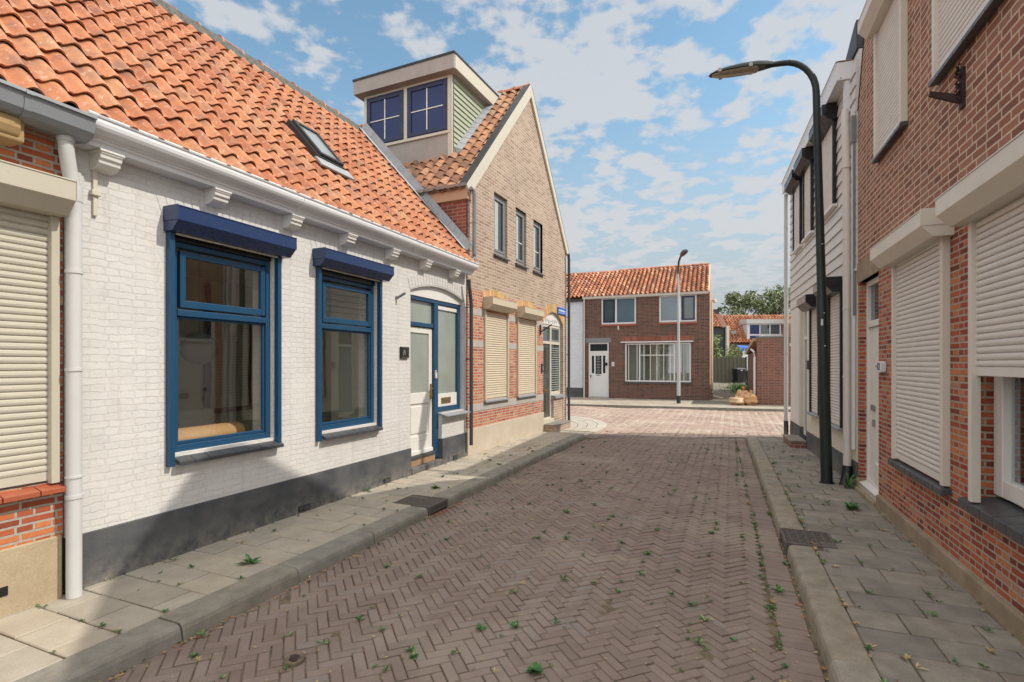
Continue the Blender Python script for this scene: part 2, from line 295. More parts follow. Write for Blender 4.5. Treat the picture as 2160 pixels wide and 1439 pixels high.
# ------------------------------------------------------------ mesh helpers
class B:
    def __init__(s, T=None): s.v = []; s.f = []; s.mi = []; s.cur = 0; s.T = T
    def V(s, p):
        s.v.append(tuple(s.T(*p)) if s.T else tuple(p)); return len(s.v)-1
    def F(s, ids): s.f.append(tuple(ids)); s.mi.append(s.cur)
    def poly(s, pts): s.F([s.V(p) for p in pts])
    def box(s, x0, x1, y0, y1, z0, z1):
        i = [s.V(p) for p in ((x0,y0,z0),(x1,y0,z0),(x1,y1,z0),(x0,y1,z0),(x0,y0,z1),(x1,y0,z1),(x1,y1,z1),(x0,y1,z1))]
        for q in ((0,3,2,1),(4,5,6,7),(0,1,5,4),(1,2,6,5),(2,3,7,6),(3,0,4,7)): s.F([i[k] for k in q])
    def prism(s, prof, a0, a1, ax='x'):
        """profile [(p,q)] extruded along ax: x->(y,z) profile, y->(x,z), z->(x,y)"""
        def P(a, p): return {'x': (a, p[0], p[1]), 'y': (p[0], a, p[1]), 'z': (p[0], p[1], a)}[ax]
        A = [s.V(P(a0, p)) for p in prof]; C = [s.V(P(a1, p)) for p in prof]; n = len(prof)
        s.F(A[::-1]); s.F(C)
        for k in range(n): s.F([A[k], A[(k+1) % n], C[(k+1) % n], C[k]])
    def tube(s, pts, r, n=12, caps=True):
        pts = [Vector(p) for p in pts]; rs = r if isinstance(r, (list, tuple)) else [r]*len(pts); rings = []
        up = Vector((.13, .2, .97))
        for k, p in enumerate(pts):
            d = (pts[min(k+1, len(pts)-1)]-pts[max(k-1, 0)]).normalized()
            a = d.cross(up)
            if a.length < .1: a = d.cross(Vector((1, .1, 0)))
            a.normalize(); b = d.cross(a)
            rings.append([s.V(p+(a*math.cos(t)+b*math.sin(t))*rs[k]) for t in [2*math.pi*j/n for j in range(n)]])
        for k in range(len(rings)-1):
            for j in range(n): s.F([rings[k][j], rings[k][(j+1) % n], rings[k+1][(j+1) % n], rings[k+1][j]])
        if caps: s.F(rings[0][::-1]); s.F(rings[-1])
    def obj(s, name, mats, parent=None, smooth=False, bevel=0, loc=None, rot=None):
        me = bpy.data.meshes.new(name); me.from_pydata(s.v, [], s.f)
        for m in (mats if isinstance(mats, (list, tuple)) else [mats]): me.materials.append(M[m] if isinstance(m, str) else m)
        me.polygons.foreach_set('material_index', s.mi)
        if smooth: me.polygons.foreach_set('use_smooth', [True]*len(s.f))
        me.update(); o = bpy.data.objects.new(name, me); COL.objects.link(o)
        if parent: o.parent = parent
        if loc: o.location = loc
        if rot: o.rotation_euler = rot
        if bevel:
            w = o.modifiers.new('bevel', 'BEVEL'); w.width = bevel; w.segments = 2; w.limit_method = 'ANGLE'; w.angle_limit = R(40)
        if smooth:
            try:
                me.set_sharp_from_angle(angle=R(38))
            except Exception: pass
        return o
def tag(o, label, cat, group=None, kind=None):
    if label: o['label'] = label
    if cat: o['category'] = cat
    if group: o['group'] = group
    if kind: o['kind'] = kind
    return o
def thing(name, label, cat, loc, rz=0, group=None):
    o = bpy.data.objects.new(name, None); COL.objects.link(o); o.location = loc; o.rotation_euler = (0, 0, rz); o.empty_display_size = .2
    return tag(o, label, cat, group)
def struct(o): o['kind'] = 'structure'; return o
def clip(poly, conv):
    out = poly
    for i in range(len(conv)):
        (ax, ay), (bx, by) = conv[i], conv[(i+1) % len(conv)]
        side = lambda p: (bx-ax)*(p[1]-ay)-(by-ay)*(p[0]-ax)
        src, out = out, []
        for k in range(len(src)):
            p, q = src[k], src[(k+1) % len(src)]; sp, sq = side(p), side(q)
            if sp >= 0: out.append(p)
            if (sp >= 0) != (sq >= 0):
                t = sp/(sp-sq); out.append((p[0]+(q[0]-p[0])*t, p[1]+(q[1]-p[1])*t))
        if len(out) < 3: return []
    return out
def wall(parent, mat, x0, x1, z0, z1, holes=(), y0=0, th=.28, conv=None, name='wall', T=None):
    b = B(T); xs = sorted({x0, x1, *[min(max(h[i], x0), x1) for h in holes for i in (0, 1)]}); zs = sorted({z0, z1, *[min(max(h[i], z0), z1) for h in holes for i in (2, 3)]})
    def solid(i, j):
        if i < 0 or j < 0 or i >= len(xs)-1 or j >= len(zs)-1: return False
        cx, cz = (xs[i]+xs[i+1])/2, (zs[j]+zs[j+1])/2
        return not any(h[0] < cx < h[1] and h[2] < cz < h[3] for h in holes)
    for i in range(len(xs)-1):
        for j in range(len(zs)-1):
            if not solid(i, j): continue
            a, c, d, e = xs[i], xs[i+1], zs[j], zs[j+1]
            pl = [(a, d), (c, d), (c, e), (a, e)]
            if conv: pl = clip(pl, conv)
            if len(pl) < 3: continue
            b.poly([(p[0], y0, p[1]) for p in pl]); b.poly([(p[0], y0+th, p[1]) for p in pl[::-1]])
            if conv and (len(pl) != 4 or abs(max(p[1] for p in pl)-e) > 1e-6 or pl[0] != (a, d) or len(clip([(a, d), (c, d), (c, e), (a, e)], conv)) != 4 or any(abs((p[0]-a)*(p[0]-c)) > 1e-9 for p in pl)): continue
            if not solid(i-1, j): b.poly([(a, y0+th, d), (a, y0, d), (a, y0, e), (a, y0+th, e)])
            if not solid(i+1, j): b.poly([(c, y0, d), (c, y0+th, d), (c, y0+th, e), (c, y0, e)])
            if not solid(i, j-1): b.poly([(a, y0, d), (a, y0+th, d), (c, y0+th, d), (c, y0, d)])
            if not solid(i, j+1): b.poly([(a, y0, e), (c, y0, e), (c, y0+th, e), (a, y0+th, e)])
    return b.obj(name, mat, parent)
def frame(b, x0, x1, z0, z1, y0, y1, w, wb=None, wt=None):
    wb = wb or w; wt = wt or w
    b.box(x0, x0+w, y0, y1, z0, z1); b.box(x1-w, x1, y0, y1, z0, z1)
    b.box(x0+w, x1-w, y0+.0015, y1-.0015, z0, z0+wb); b.box(x0+w, x1-w, y0+.0015, y1-.0015, z1-wt, z1)
def pane(parent, x0, x1, z0, z1, y, mat, T=None, name='pane', th=.006):
    b = B(T); b.box(x0, x1, y, y+th, z0, z1); return b.obj(name, mat, parent)
def single(parent, x0, x1, z0, z1, y, mat, name='pane', T=None):
    b = B(T); b.poly([(x0, y, z0), (x1, y, z0), (x1, y, z1), (x0, y, z1)]); return b.obj(name, mat, parent)
def slats(parent, x0, x1, z0, z1, y, mat, pitch=.043, T=None, name='roller_shutter', bar=True):
    b = B(T); z = z0
    if bar: b.box(x0, x1, y-.006, y+.006, z0, z0+.06); z = z0+.062
    while z < z1-.01:
        h = min(pitch, z1-z)
        prof = [(y+.002, z), (y-.006, z+h*.12), (y-.010, z+h*.4), (y-.008, z+h*.75), (y+.002, z+h*.90), (y+.006, z+h*.93), (y+.006, z+h)]
        ids = [(b.V((x0, p[0], p[1])), b.V((x1, p[0], p[1]))) for p in prof]
        for k in range(len(ids)-1): b.F([ids[k][0], ids[k][1], ids[k+1][1], ids[k+1][0]])
        z += h
    return b.obj(name, mat, parent)
def rollerbox(parent, x0, x1, zt, zb, d, mat, T=None, mat2=None):
    b = B(T); h = zt-zb; c = min(.4*h, .1)
    b.prism([(0.0, zt), (-d, zt-.004), (-d, zb+c), (-d+c*.95, zb), (0, zb)], x0, x1)
    b.box(x0-.006, x0-.001, -d-.003, 0, zb+c, zt+.003); b.box(x1+.001, x1+.006, -d-.003, 0, zb+c, zt+.003)
    b.box(x0, x1, -d-.005, -d-.001, zt-.012, zt-.002)
    return b.obj('shutter_box', mat, parent, bevel=.003)
def guides(parent, x0, x1, z0, z1, y0, y1, w, mat, T=None):
    for a in (x0, x1-w):
        b = B(T); b.box(a, a+w, y0, y1, z0, z1)
        b.obj('guide_rail', mat, parent, bevel=.003)
def pipe(parent, pts, r, mat, bands=(), name='downpipe', n=14, bandmat=None):
    b = B(); b.tube(pts, r, n); o = b.obj(name, mat, parent, smooth=True)
    for (p, q) in bands:
        c = B(); c.tube([p, q], r*1.14, n); c.tube([((p[0]+q[0])/2, p[1], (p[2]+q[2])/2), ((p[0]+q[0])/2, p[1]+.11, (p[2]+q[2])/2)], .008, 6)
        c.obj('pipe_clip', bandmat or mat, o, smooth=True)
    return o
def pantiles(parent, mat, O, U, V, Nn, ncol, nrow, w=.22, g=.25, amp=.034, name='roof', seed=1, skip=None, keep=None, segs=10, under=True, asym=.25, lift=.031):
    rnd = random.Random(seed); O, U, V, Nn = map(Vector, (O, U, V, Nn)); b = B()
    def h(s): return amp*(math.sin(2*math.pi*(s-.38))+asym*math.sin(4*math.pi*(s-.38)+.5))
    for r in range(nrow):
        for c in range(ncol):
            if skip and skip(c*w, r*g): continue
            if keep and not keep(c*w, r*g): continue
            j = [rnd.uniform(-1, 1) for _ in range(5)]
            lo, up = [], []; bt = []
            for k in range(segs+1):
                s = k/segs*1.0
                tt = min(1, s/.12+.15)*(1 if s < .70 else max(.0, 1-(s-.70)/.26))
                base = O+U*(c*w+s*w+j[0]*.004)
                v0 = r*g-.015+j[1]*.006+(s-.5)*j[2]*.008
                p = base+V*v0+Nn*(h(s)+.014+(lift+j[3]*.004)*tt+.002*j[4]); q = base+V*(r*g+g+.03)+Nn*(h(s)+.010)
                lo.append(b.V(p)); up.append(b.V(q)); bt.append(b.V(p-Nn*(.002+.015*tt)+V*.006))
            for k in range(segs):
                b.F([lo[k], lo[k+1], up[k+1], up[k]]); b.F([bt[k], bt[k+1], lo[k+1], lo[k]])
    o = b.obj(name, mat, parent, smooth=True)
    return o
def arch(parent, cx, zs, hw, rise, th, n, mat, y0=-.004, dep=.09, name='brick_arch', T=None, gap=.10):
    Rr = (hw*hw+rise*rise)/(2*rise); zc = zs+rise-Rr; a0 = math.asin(min(1, hw/Rr)); b = B(T)
    for k in range(n):
        t0 = -a0+2*a0*(k+gap/2)/n; t1 = -a0+2*a0*(k+1-gap/2)/n
        P = lambda r, t: (cx+r*math.sin(t), zc+r*math.cos(t))
        b.prism([P(Rr, t0), P(Rr+th, t0), P(Rr+th, t1), P(Rr, t1)], y0, y0+dep, 'y')
    return b.obj(name, mat, parent)
def spandrel(parent, x0, x1, zs, rise, zt, mat, y0, y1, name='wall_arch', n=16):
    hw = (x1-x0)/2; cx = (x0+x1)/2; Rr = (hw*hw+rise*rise)/(2*rise); zc = zs+rise-Rr; b = B()
    f = lambda x: zc+math.sqrt(max(0, Rr*Rr-(x-cx)**2))
    for k in range(n):
        a, c = x0+(x1-x0)*k/n, x0+(x1-x0)*(k+1)/n
        b.poly([(a, y0, f(a)), (c, y0, f(c)), (c, y0, zt), (a, y0, zt)])
        b.poly([(a, y0, f(a)), (a, y1, f(a)), (c, y1, f(c)), (c, y0, f(c))])
    return b.obj(name, mat, parent)
def rot(p, ang, o):
    c, s = math.cos(ang), math.sin(ang); return (o[0]+c*p[0]-s*p[1], o[1]+s*p[0]+c*p[1])
FR = {'H1': ((-3.17, 3.845), math.atan2(1, .4242)), 'H2': ((-.80, 9.40), math.atan2(1, .46)),
      'FH': ((3.442, 24.74), math.atan2(-.371, .928)), 'R12': ((1.798+.405*6.95, 6.95), math.atan2(-1, -.405)),
      'WH': ((2.085+.362*12.1, 12.1), math.atan2(-1, -.362)), 'K': ((5.403, 12.0), math.atan2(-1, -.398))}
def LW(fr, x, y): return rot((x, y), FR[fr][1], FR[fr][0])
def inv(fr, X, Y):
    (ox, oy), a = FR[fr]; c, s = math.cos(a), math.sin(a); return ((X-ox)*c+(Y-oy)*s, -(X-ox)*s+(Y-oy)*c)

# ------------------------------------------------------------ ground
b = B(); b.poly([(-400, -60, -.19), (400, -60, -.19), (400, 900, -.19), (-400, 900, -.19)])
struct(b.obj('ground', 'soil'))
ZR = -.11
def road_z(X, Y):
    (kx, ky) = inv('K', X, Y); (hx, hy) = inv('H1', X, Y)
    z = ZR+.009*math.sin(X*2.1+Y*.7)+.007*math.sin(Y*1.7-X*1.1)+.005*math.sin(X*5.3+1)*math.sin(Y*3.7)
    if Y < 12.3:
        d = (ky+0)/(3.7); z += .03*math.sin(math.pi*min(1, max(0, -ky/3.7)))
    else: z += .03*max(0, 1-(Y-12.3)/3)
    if Y > 17: z += .006*(Y-17)
    return z
FK = lambda X: 21.6-(X-2.0)*.335     # far kerb line of the cross street
def in_road(X, Y):
    kx, ky = inv('K', X, Y); hx, hy = inv('H1', X, Y)
    if Y > FK(X)+.1: return False
    if Y < 12.35+.0*X and ky > -.02 and Y < 12.2: return False
    if hx < 9.8 and hy > -1.16: return False
    if hx >= 9.8 and X < 2.2 and Y < 16.2 and X-(-.8) < .46*(Y-9.4)+.4: return False
    return 1.2 < Y and -9 < X < 17
rb = random.Random(3); b = B()
CORN = []
def paver(cx, cy, lx, ly, ang):
    if cy < 14: CORN.append((cx+math.cos(ang)*lx/2-math.sin(ang)*ly/2, cy+math.sin(ang)*lx/2+math.cos(ang)*ly/2)); CORN.append((cx-math.sin(ang)*ly/2, cy+math.cos(ang)*ly/2))
    c, s = math.cos(ang), math.sin(ang); z = road_z(cx, cy)+rb.uniform(-.0035, .0035)
    tx, ty = rb.uniform(-.012, .012), rb.uniform(-.012, .012); g = .003; ch = .005
    da = rb.uniform(-.012, .012); c, s = math.cos(ang+da), math.sin(ang+da); cx += rb.uniform(-.002, .002); cy += rb.uniform(-.002, .002)
    ids = []
    for (ins, dz) in ((g, -.028), (g, -ch), (g+ch, 0)):
        for (sx, sy) in ((-1, -1), (1, -1), (1, 1), (-1, 1)):
            px, py = sx*(lx/2-ins), sy*(ly/2-ins)
            ids.append(b.V((cx+c*px-s*py, cy+s*px+c*py, z+dz+px*tx+py*ty)))
    b.F(ids[8:12])
    for q in (0, 4):
        for k in range(4): b.F([ids[q+k], ids[q+(k+1) % 4], ids[q+4+(k+1) % 4], ids[q+4+k]])
LB, WB = .192, .0685
ang = R(22.3)
ux, uy = (math.cos(ang), math.sin(ang)), (-math.sin(ang), math.cos(ang))
RW = .235                       # header strip beside the right kerb
for i in range(-380, 480):
    for j in range(-80, 85):
        ox, oy = i*WB+j*LB, i*WB-j*LB
        for (bx, by, lx, ly) in ((LB/2, WB/2, LB, WB), (LB+WB/2, WB-LB/2, WB, LB)):
            px, py = ox+bx, oy+by
            X = px*ux[0]+py*uy[0]; Y = px*ux[1]+py*uy[1]
            if not (1.3 < Y < 24 and -9 < X < 17): continue
            if Y < 9 and abs(X) > .95*Y/.9+1.2: continue
            if not in_road(X, Y): continue
            kx, ky = inv('K', X, Y)
            if Y < 12.4 and ky > -RW+.03: continue
            paver(X, Y, lx, ly, ang)
ka = FR['K'][1]
x = -.4
while x < 10.6:
    for r in range(1):
        X, Y = LW('K', x, -RW+.108); paver(X, Y, WB, LB, ka)
    x += WB
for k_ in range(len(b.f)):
    if b.v[b.f[k_][0]][1]+.3*math.sin(b.v[b.f[k_][0]][0]*1.3) > 12.9: b.mi[k_] = 2  # pavers beyond the shadow edge take the copy with painted sunlight
NB = len(b.f)
b.cur = 1
nx, ny = 52, 46
gid = [[b.V((-9+26*i/nx, 1+23*j/ny, road_z(-9+26*i/nx, 1+23*j/ny)-.0085)) for i in range(nx+1)] for j in range(ny+1)]
for j in range(ny):
    for i in range(nx): b.F([gid[j][i], gid[j][i+1], gid[j+1][i+1], gid[j+1][i]])
struct(b.obj('road', ['clinker', 'joint', 'clinker_sunlit']))

# pavements: slabs as real tiles
SC = []
def slab(b, fr, x0, x1, y0, y1, z, g=.0055, ch=.006, th=.05, rr=None):
    rr = rr or rb; dz = rr.uniform(-.003, .003); tx, ty = rr.uniform(-.008, .008), rr.uniform(-.008, .008); cx, cy = (x0+x1)/2, (y0+y1)/2
    SC.append(LW(fr, x1, y0+.02)); SC.append(LW(fr, x0+rr.random()*(x1-x0), y1)); SC.append(LW(fr, x1, y0+rr.random()*(y1-y0)))
    ids = []
    for (ins, d) in ((g, -th), (g, -ch), (g+ch, 0)):
        for (a, c) in ((x0+ins, y0+ins), (x1-ins, y0+ins), (x1-ins, y1-ins), (x0+ins, y1-ins)):
            X, Y = LW(fr, a, c); ids.append(b.V((X, Y, z+dz+d+(a-cx)*tx+(c-cy)*ty)))
    b.F(ids[8:12])
    for q in (0, 4):
        for k in range(4): b.F([ids[q+k], ids[q+(k+1) % 4], ids[q+4+(k+1) % 4], ids[q+4+k]])
b = B(); row = 0; x = -2.6
while x < 9.6:
    y = -.965; off = (row % 2)*.175
    ys = [-.965]+([-.965+.175] if row % 2 else [])
    while ys[-1] < .25: ys.append(ys[-1]+.35)
    for k in range(len(ys)-1):
        if 2.86 < x+.14 < 3.26 and ys[k+1] < -.62: continue
        slab(b, 'H1', x, x+.288, ys[k], ys[k+1], 0)
    row += 1; x += .288
b.cur = 1
b.poly([(*LW('H1', a, c), -.012) for a, c in ((-2.6, -1.15), (9.7, -1.15), (9.7, .4), (-2.6, .4))])
pv = struct(b.obj('pavement', ['flag', 'joint']))
def kerbstones(b, fr, x0, x1, y0, y1, n, z0=-.2, skipf=None, lens=None):
    """kerb: outer face at y0, rounded top edge"""
    L0 = (x1-x0)/n
    for k in range(n):
        a, c = x0+k*L0+.005, x0+(k+1)*L0-.005
        if skipf and skipf((a+c)/2): continue
        dz = rb.uniform(-.006, .006); dy = rb.uniform(-.006, .006)
        prof = [(y0-.02+dy, z0), (y0-.006+dy, -.045+dz), (y0+.003+dy, -.018+dz), (y0+.016+dy, -.005+dz), (y0+.035+dy, .001+dz), (y1, .002+dz), (y1, z0)]
        A = []
        for e, ins in ((a, .006), (a+.008, 0), (c-.008, 0), (c, .006)):
            ring = []
            for (py, pz) in prof:
                X, Y = LW(fr, e, py + (ins if pz > -.15 and py < y1 else 0)); ring.append(b.V((X, Y, pz-(ins if pz > -.1 else 0))))
            A.append(ring)
        m = len(prof); b.F(A[0][::-1]); b.F(A[-1])
        for q in range(3):
            for k2 in range(m): b.F([A[q][k2], A[q][(k2+1) % m], A[q+1][(k2+1) % m], A[q+1][k2]])
b = B(); kerbstones(b, 'H1', -2.97, 2.835, -1.19, -.97, 6); kerbstones(b, 'H1', 3.265, 9.72, -1.19, -.97, 6)
struct(b.obj('kerb', 'kerb'))
# corner apron (low curved paving round the corner of the gabled house)
pts = []
arc = [(1.66, 12.35), (2.05, 12.9), (2.45, 13.7), (2.68, 14.6), (2.68, 15.5), (2.45, 16.3), (2.0, 16.9), (1.2, 17.4), (.2, 17.75), (-4, 19.2), (-9, 21)]
inner = [(1.0, 12.3), (1.1, 13.2), (1.25, 14.0), (1.3, 14.6), (1.1, 15.0), (.6, 15.2), (-.2, 15.5), (-1.2, 15.9), (-2, 16.2), (-5, 17.5), (-9, 19)]
b = B()
for k in range(len(arc)-1):
    n = 5
    for q in range(n):
        g = .004
        P = lambda t, k2: tuple(inner[k2][i]+(arc[k2][i]-inner[k2][i])*t for i in (0, 1))
        a0, a1 = q/n+.006, (q+1)/n-.006
        pp = [P(a0, k), P(a1, k), P(a1, k+1), P(a0, k+1)]
        cx = sum(p[0] for p in pp)/4; cy = sum(p[1] for p in pp)/4
        pp = [(cx+(p[0]-cx)*.985, cy+(p[1]-cy)*.985) for p in pp]
        zt = [-.035 if t > .9 else -.02 for t in (a0, a1, a1, a0)]
        lo = [b.V((p[0], p[1], -.15)) for p in pp]; hi = [b.V((pp[i][0], pp[i][1], zt[i]-.02*(1 if k < 1 else 0))) for i in range(4)]
        b.F(hi)
        for i in range(4): b.F([lo[i], lo[(i+1) % 4], hi[(i+1) % 4], hi[i]])
struct(b.obj('corner_pavement', 'apron'))
# right pavement
b = B(); row = 0; x = .13
rr = random.Random(11)
while x < 10.9:
    st = .20+.008; off = [.0, .2, .07, .3][row % 4]
    ys = [st]; 
    if off: ys.append(st+off)
    while ys[-1] < 1.45: ys.append(ys[-1]+.40)
    for k in range(len(ys)-1):
        if 7.28 < x+.14 < 7.75 and ys[k] < .36 and ys[k+1] < .62: continue
        slab(b, 'K', x, x+.286, ys[k], ys[k+1], -.002, rr=rr)
    row += 1; x += .286
b.cur = 1
b.poly([(*LW('K', a, c), -.014) for a, c in ((.05, .05), (11, .05), (11, 1.7), (.05, 1.7))])
struct(b.obj('pavement_right', ['flag_right', 'joint']))
b = B(); kerbstones(b, 'K', .12, 7.27, 0, .20, 7, skipf=None); kerbstones(b, 'K', 7.76, 10.76, 0, .20, 3)
# short kerb across the far end
for k in range(2):
    a, c = .2+k*.52, .2+(k+1)*.52-.01
    ids = []
    for (ins, d) in ((0, -.2), (0, -.03), (.02, 0)):
        for (x_, y_) in ((-.02+ins, a+ins), (.12, a+ins), (.12, c-ins*.2), (-.02+ins, c-ins*.2)):
            X, Y = LW('K', x_, y_); ids.append(b.V((X, Y, d)))
    b.F(ids[8:12])
    for q in (0, 4):
        for k2 in range(4): b.F([ids[q+k2], ids[q+(k2+1) % 4], ids[q+4+(k2+1) % 4], ids[q+4+k2]])
struct(b.obj('kerb_right', 'kerb_right'))
# far pavement beyond the cross street
b = B()
xs_ = [-9+i*.6 for i in range(45)]
for i in range(len(xs_)-1):
    for (o0, o1, m_, zt) in ((0, .14, 0, .0), (.15, .5, 1, 0), (.51, .86, 1, 0), (.87, 1.22, 1, 0), (1.23, 1.6, 1, 0), (1.61, 2.0, 1, 0), (2.01, 2.5, 1, .0), (2.51, 3.2, 1, .0), (3.21, 4.3, 1, .02)):
        b.cur = m_; x0, x1 = xs_[i]+.004, xs_[i+1]-.004
        if x0 > 10.8 and o0 > 2: continue
        lo = [b.V((x, FK(x)+o, -.2)) for x, o in ((x0, o0), (x1, o0), (x1, o1), (x0, o1))]; hi = [b.V((x, FK(x)+o, zt+.0+.012*o)) for x, o in ((x0, o0), (x1, o0), (x1, o1), (x0, o1))]
        b.F(hi)
        for q in range(4): b.F([lo[q], lo[(q+1) % 4], hi[(q+1) % 4], hi[q]])
struct(b.obj('pavement_far', ['kerb', 'flag']))
# alley ground, rising gently
b = B(); n = 30
def az(Y): return 0.035+max(0, min(1, (Y-22.5)/13))*.52
g = [[b.V((7.2+.40*(Y-21)+u*(9+.25*(Y-20)), Y, az(Y)+.02*math.sin(u*9+Y*2))) for u in [q/8 for q in range(9)]] for Y in [21.3+i*.62 for i in range(n)]]
for j in range(n-1):
    for i in range(8): b.F([g[j][i], g[j][i+1], g[j+1][i+1], g[j+1][i]])
struct(b.obj('alley_path', 'dirtpath'))

# ------------------------------------------------------------ H1: white painted house
o1, a1 = FR['H1']
H1 = thing('white_house', 'white painted brick cottage with blue window frames and orange pantile roof', 'house', (*o1, 0), a1)
win1 = (.69, 1.74, .88, 2.80); win2 = (2.41, 3.45, .86, 2.80); door = (4.25, 5.90, -.05, 2.90)
wall(H1, 'white_brick', -.11, 6.0, .40, 3.40, [win1, win2, (4.25, 5.93, -.05, 2.93)], 0, .3)
b = B(); b.box(-.11, 4.25, -.018, .28, -.12, .40); b.box(5.16, 6.0, -.018, .28, -.12, .42); b.obj('plinth', 'plinth_gray', H1, bevel=.006)
b = B(); b.box(5.16, 5.92, 0.0, .25, .42, .84); b.obj('wall', 'white_brick', H1)
spandrel(H1, 4.25, 5.93, 2.76, .14, 2.93, 'white_brick', -.001, .12)
b = B(); b.box(4.25, 5.93, .055, .2, 2.70, 2.93); b.obj('arch_infill', 'white', H1)
arch(H1, 5.09, 2.77, .86, .15, .17, 22, 'white_brick', -.006, .03, gap=.12)
for cx in (1.215, 2.93): arch(H1, cx, 2.86, .62, .10, .2, 18, 'white_brick', -.004, .02, gap=.14)
def bluewin(x0, x1, zb, zt, zm, box, sillx):
    f = B(); y0, y1 = .045, .12
    frame(f, x0, x1, zb, zt, y0, y1, .055, .06, .05)
    f.box(x0+.055, x1-.055, y0-.008, y1-.01, zm-.03, zm+.03)
    w = f.obj('window', 'blue', H1, bevel=.006)
    s = B(); frame(s, x0+.075, x1-.075, zm+.045, zt-.075, y0-.014, y0+.03, .05, .065, .05); s.obj('sash', 'blue', w, bevel=.005)
    s = B(); frame(s, x0+.057, x1-.057, zb+.062, zm-.032, y0+.02, y0+.05, .022, .03, .02); s.obj('sash', 'blue', w, bevel=.004)
    single(w, x0+.125, x1-.125, zm+.11, zt-.125, y0+.012, 'glass')
    single(w, x0+.079, x1-.079, zb+.09, zm-.05, y0+.036, 'glass')
    t = B(); t.box(x0+.02, x1-.02, y0-.03, y0+.05, zt, zt+.12); t.obj('head_board', 'black', w)
    r = rollerbox(H1, box[0], box[1], box[2], box[3], .19, 'bluebox')
    guides(r, x0-.075, x1+.055, zb-.10, box[3]+.01, -.055, .02, .045, 'blue')
    t = B(); t.box(x0-.02, x1-.0, -.06, -.045, box[3]-.018, box[3]-.003); t.obj('end_slat', 'cream_trim', r)
    t = B()
    n = 8
    for k in range(n):
        a, c = sillx[0]+(sillx[1]-sillx[0])*k/n+.002, sillx[0]+(sillx[1]-sillx[0])*(k+1)/n-.002
        t.prism([(.06, zb-.004), (-.085, zb-.065), (-.085, zb-.098), (.06, zb-.05)], a, c)
    t.obj('sill', 'sill_dark', w, bevel=.003)
bluewin(.69, 1.74, .88, 2.72, 2.10, (.595, 1.86, 2.975, 2.77), (.68, 1.80))
bluewin(2.41, 3.45, .86, 2.70, 2.10, (2.29, 3.57, 2.965, 2.77), (2.41, 3.48))
# door set
y0, y1 = .075, .16
f = B(); f.box(4.25, 4.29, y0, y1, .23, 2.71); f.box(5.03, 5.15, y0-.012, y1, .12, 2.64); f.box(5.83, 5.915, y0, y1, .86, 2.64)
f.box(4.25, 5.915, y0-.004, y1, 2.64, 2.712); f.box(4.29, 5.03, y0+.002, y1, 2.235, 2.30); f.box(5.15, 5.83, y0+.002, y1, .86, .935)
df = f.obj('door_frame', 'blue', H1, bevel=.006)
single(df, 4.29, 5.03, 2.30, 2.64, y0+.045, 'frost'); single(df, 5.15, 5.83, 1.14, 2.56, y0+.045, 'frost')
t = B(); t.box(5.15, 5.83, y0+.02, y0+.06, 2.56, 2.63); t.obj('sidelight_rail', 'white', df, bevel=.004); t = B(); t.box(5.15, 5.83, y0+.02, y0+.06, .935, 1.15); t.obj('sidelight_panel', 'white', df, bevel=.004)
t = B(); t.box(5.29, 5.60, y0+.008, y0+.02, .985, 1.085); t.cur = 1; t.box(5.335, 5.555, y0-.0, y0+.008, 1.02, 1.058); t.obj('letter_slot', ['brass', 'iron'], df, bevel=.003)
d = B(); dy = y0+.03
frame(d, 4.295, 5.02, .24, 2.225, dy, dy+.045, .09, .2, .09); d.box(4.385, 4.93, dy+.0015, dy+.04, 1.03, 1.20); d.box(4.385, 4.93, dy+.0015, dy+.04, .49, .53)
d.box(4.385, 4.93, dy+.02, dy+.035, .44, 1.03); d.box(4.43, 4.885, dy+.008, dy+.03, .57, .985); d.box(4.385, 4.93, dy+.0015, dy+.04, .44, .49)
d.box(4.29, 5.025, dy-.02, dy, .24, .30)
dr = d.obj('door', 'white', H1, bevel=.005)
single(dr, 4.385, 4.93, 1.20, 2.135, dy+.02, 'frost')
t = B(); t.box(4.95, 5.0, dy-.008, dy, 1.08, 1.33); t.tube([(4.975, dy, 1.25), (4.975, dy-.05, 1.25), (4.88, dy-.055, 1.25)], .009, 8); t.tube([(4.975, dy-.001, 1.14), (4.975, dy-.03, 1.14)], .018, 10); t.obj('door_handle', 'brass', dr, bevel=.002)
t = B(); t.box(4.25, 5.03, dy-.06, dy+.05, .19, .235); t.obj('threshold', 'sill_dark', H1)
t = B(); t.box(4.25, 5.04, dy-.045, .2, .09, .19); t.obj('rotten_sill', 'wood_old', H1)
t = B(); t.box(4.25, 5.16, -.03, .2, -.05, .09); t.obj('door_step', 'plinth_gray', H1, bevel=.012)
t = B(); t.prism([(.12, .86), (-.12, .80), (-.12, .785), (.12, .83)], 5.13, 5.97); t.obj('sill', 'sill_stone', H1)
t = B(); t.prism([(5.055+.016*math.cos(q*math.pi/8), 1.43+.016*math.sin(q*math.pi/8)) for q in range(8, 17)]+[(5.055+.016*math.cos(q*math.pi/8), 1.53+.016*math.sin(q*math.pi/8)) for q in range(0, 9)], y0-.04, y0-.012, 'y'); t.cur = 1
t.tube([(5.055, y0-.041, 1.53), (5.055, y0-.045, 1.53)], .012, 10); t.obj('doorbell', ['white_cool', 'black'], H1)
t = B(); t.box(3.975, 4.17, -.03, -.002, 1.735, 1.90); t.cur = 1
t.box(3.985, 4.16, -.034, -.031, 1.745, 1.75); t.box(3.985, 4.16, -.034, -.031, 1.885, 1.89)
t.prism([(4.01, 1.78), (4.03, 1.78), (4.055, 1.86), (4.035, 1.86)], -.036, -.031, 'y'); t.prism([(4.035, 1.86), (4.055, 1.86), (4.08, 1.79), (4.065, 1.79)], -.037, -.031, 'y')
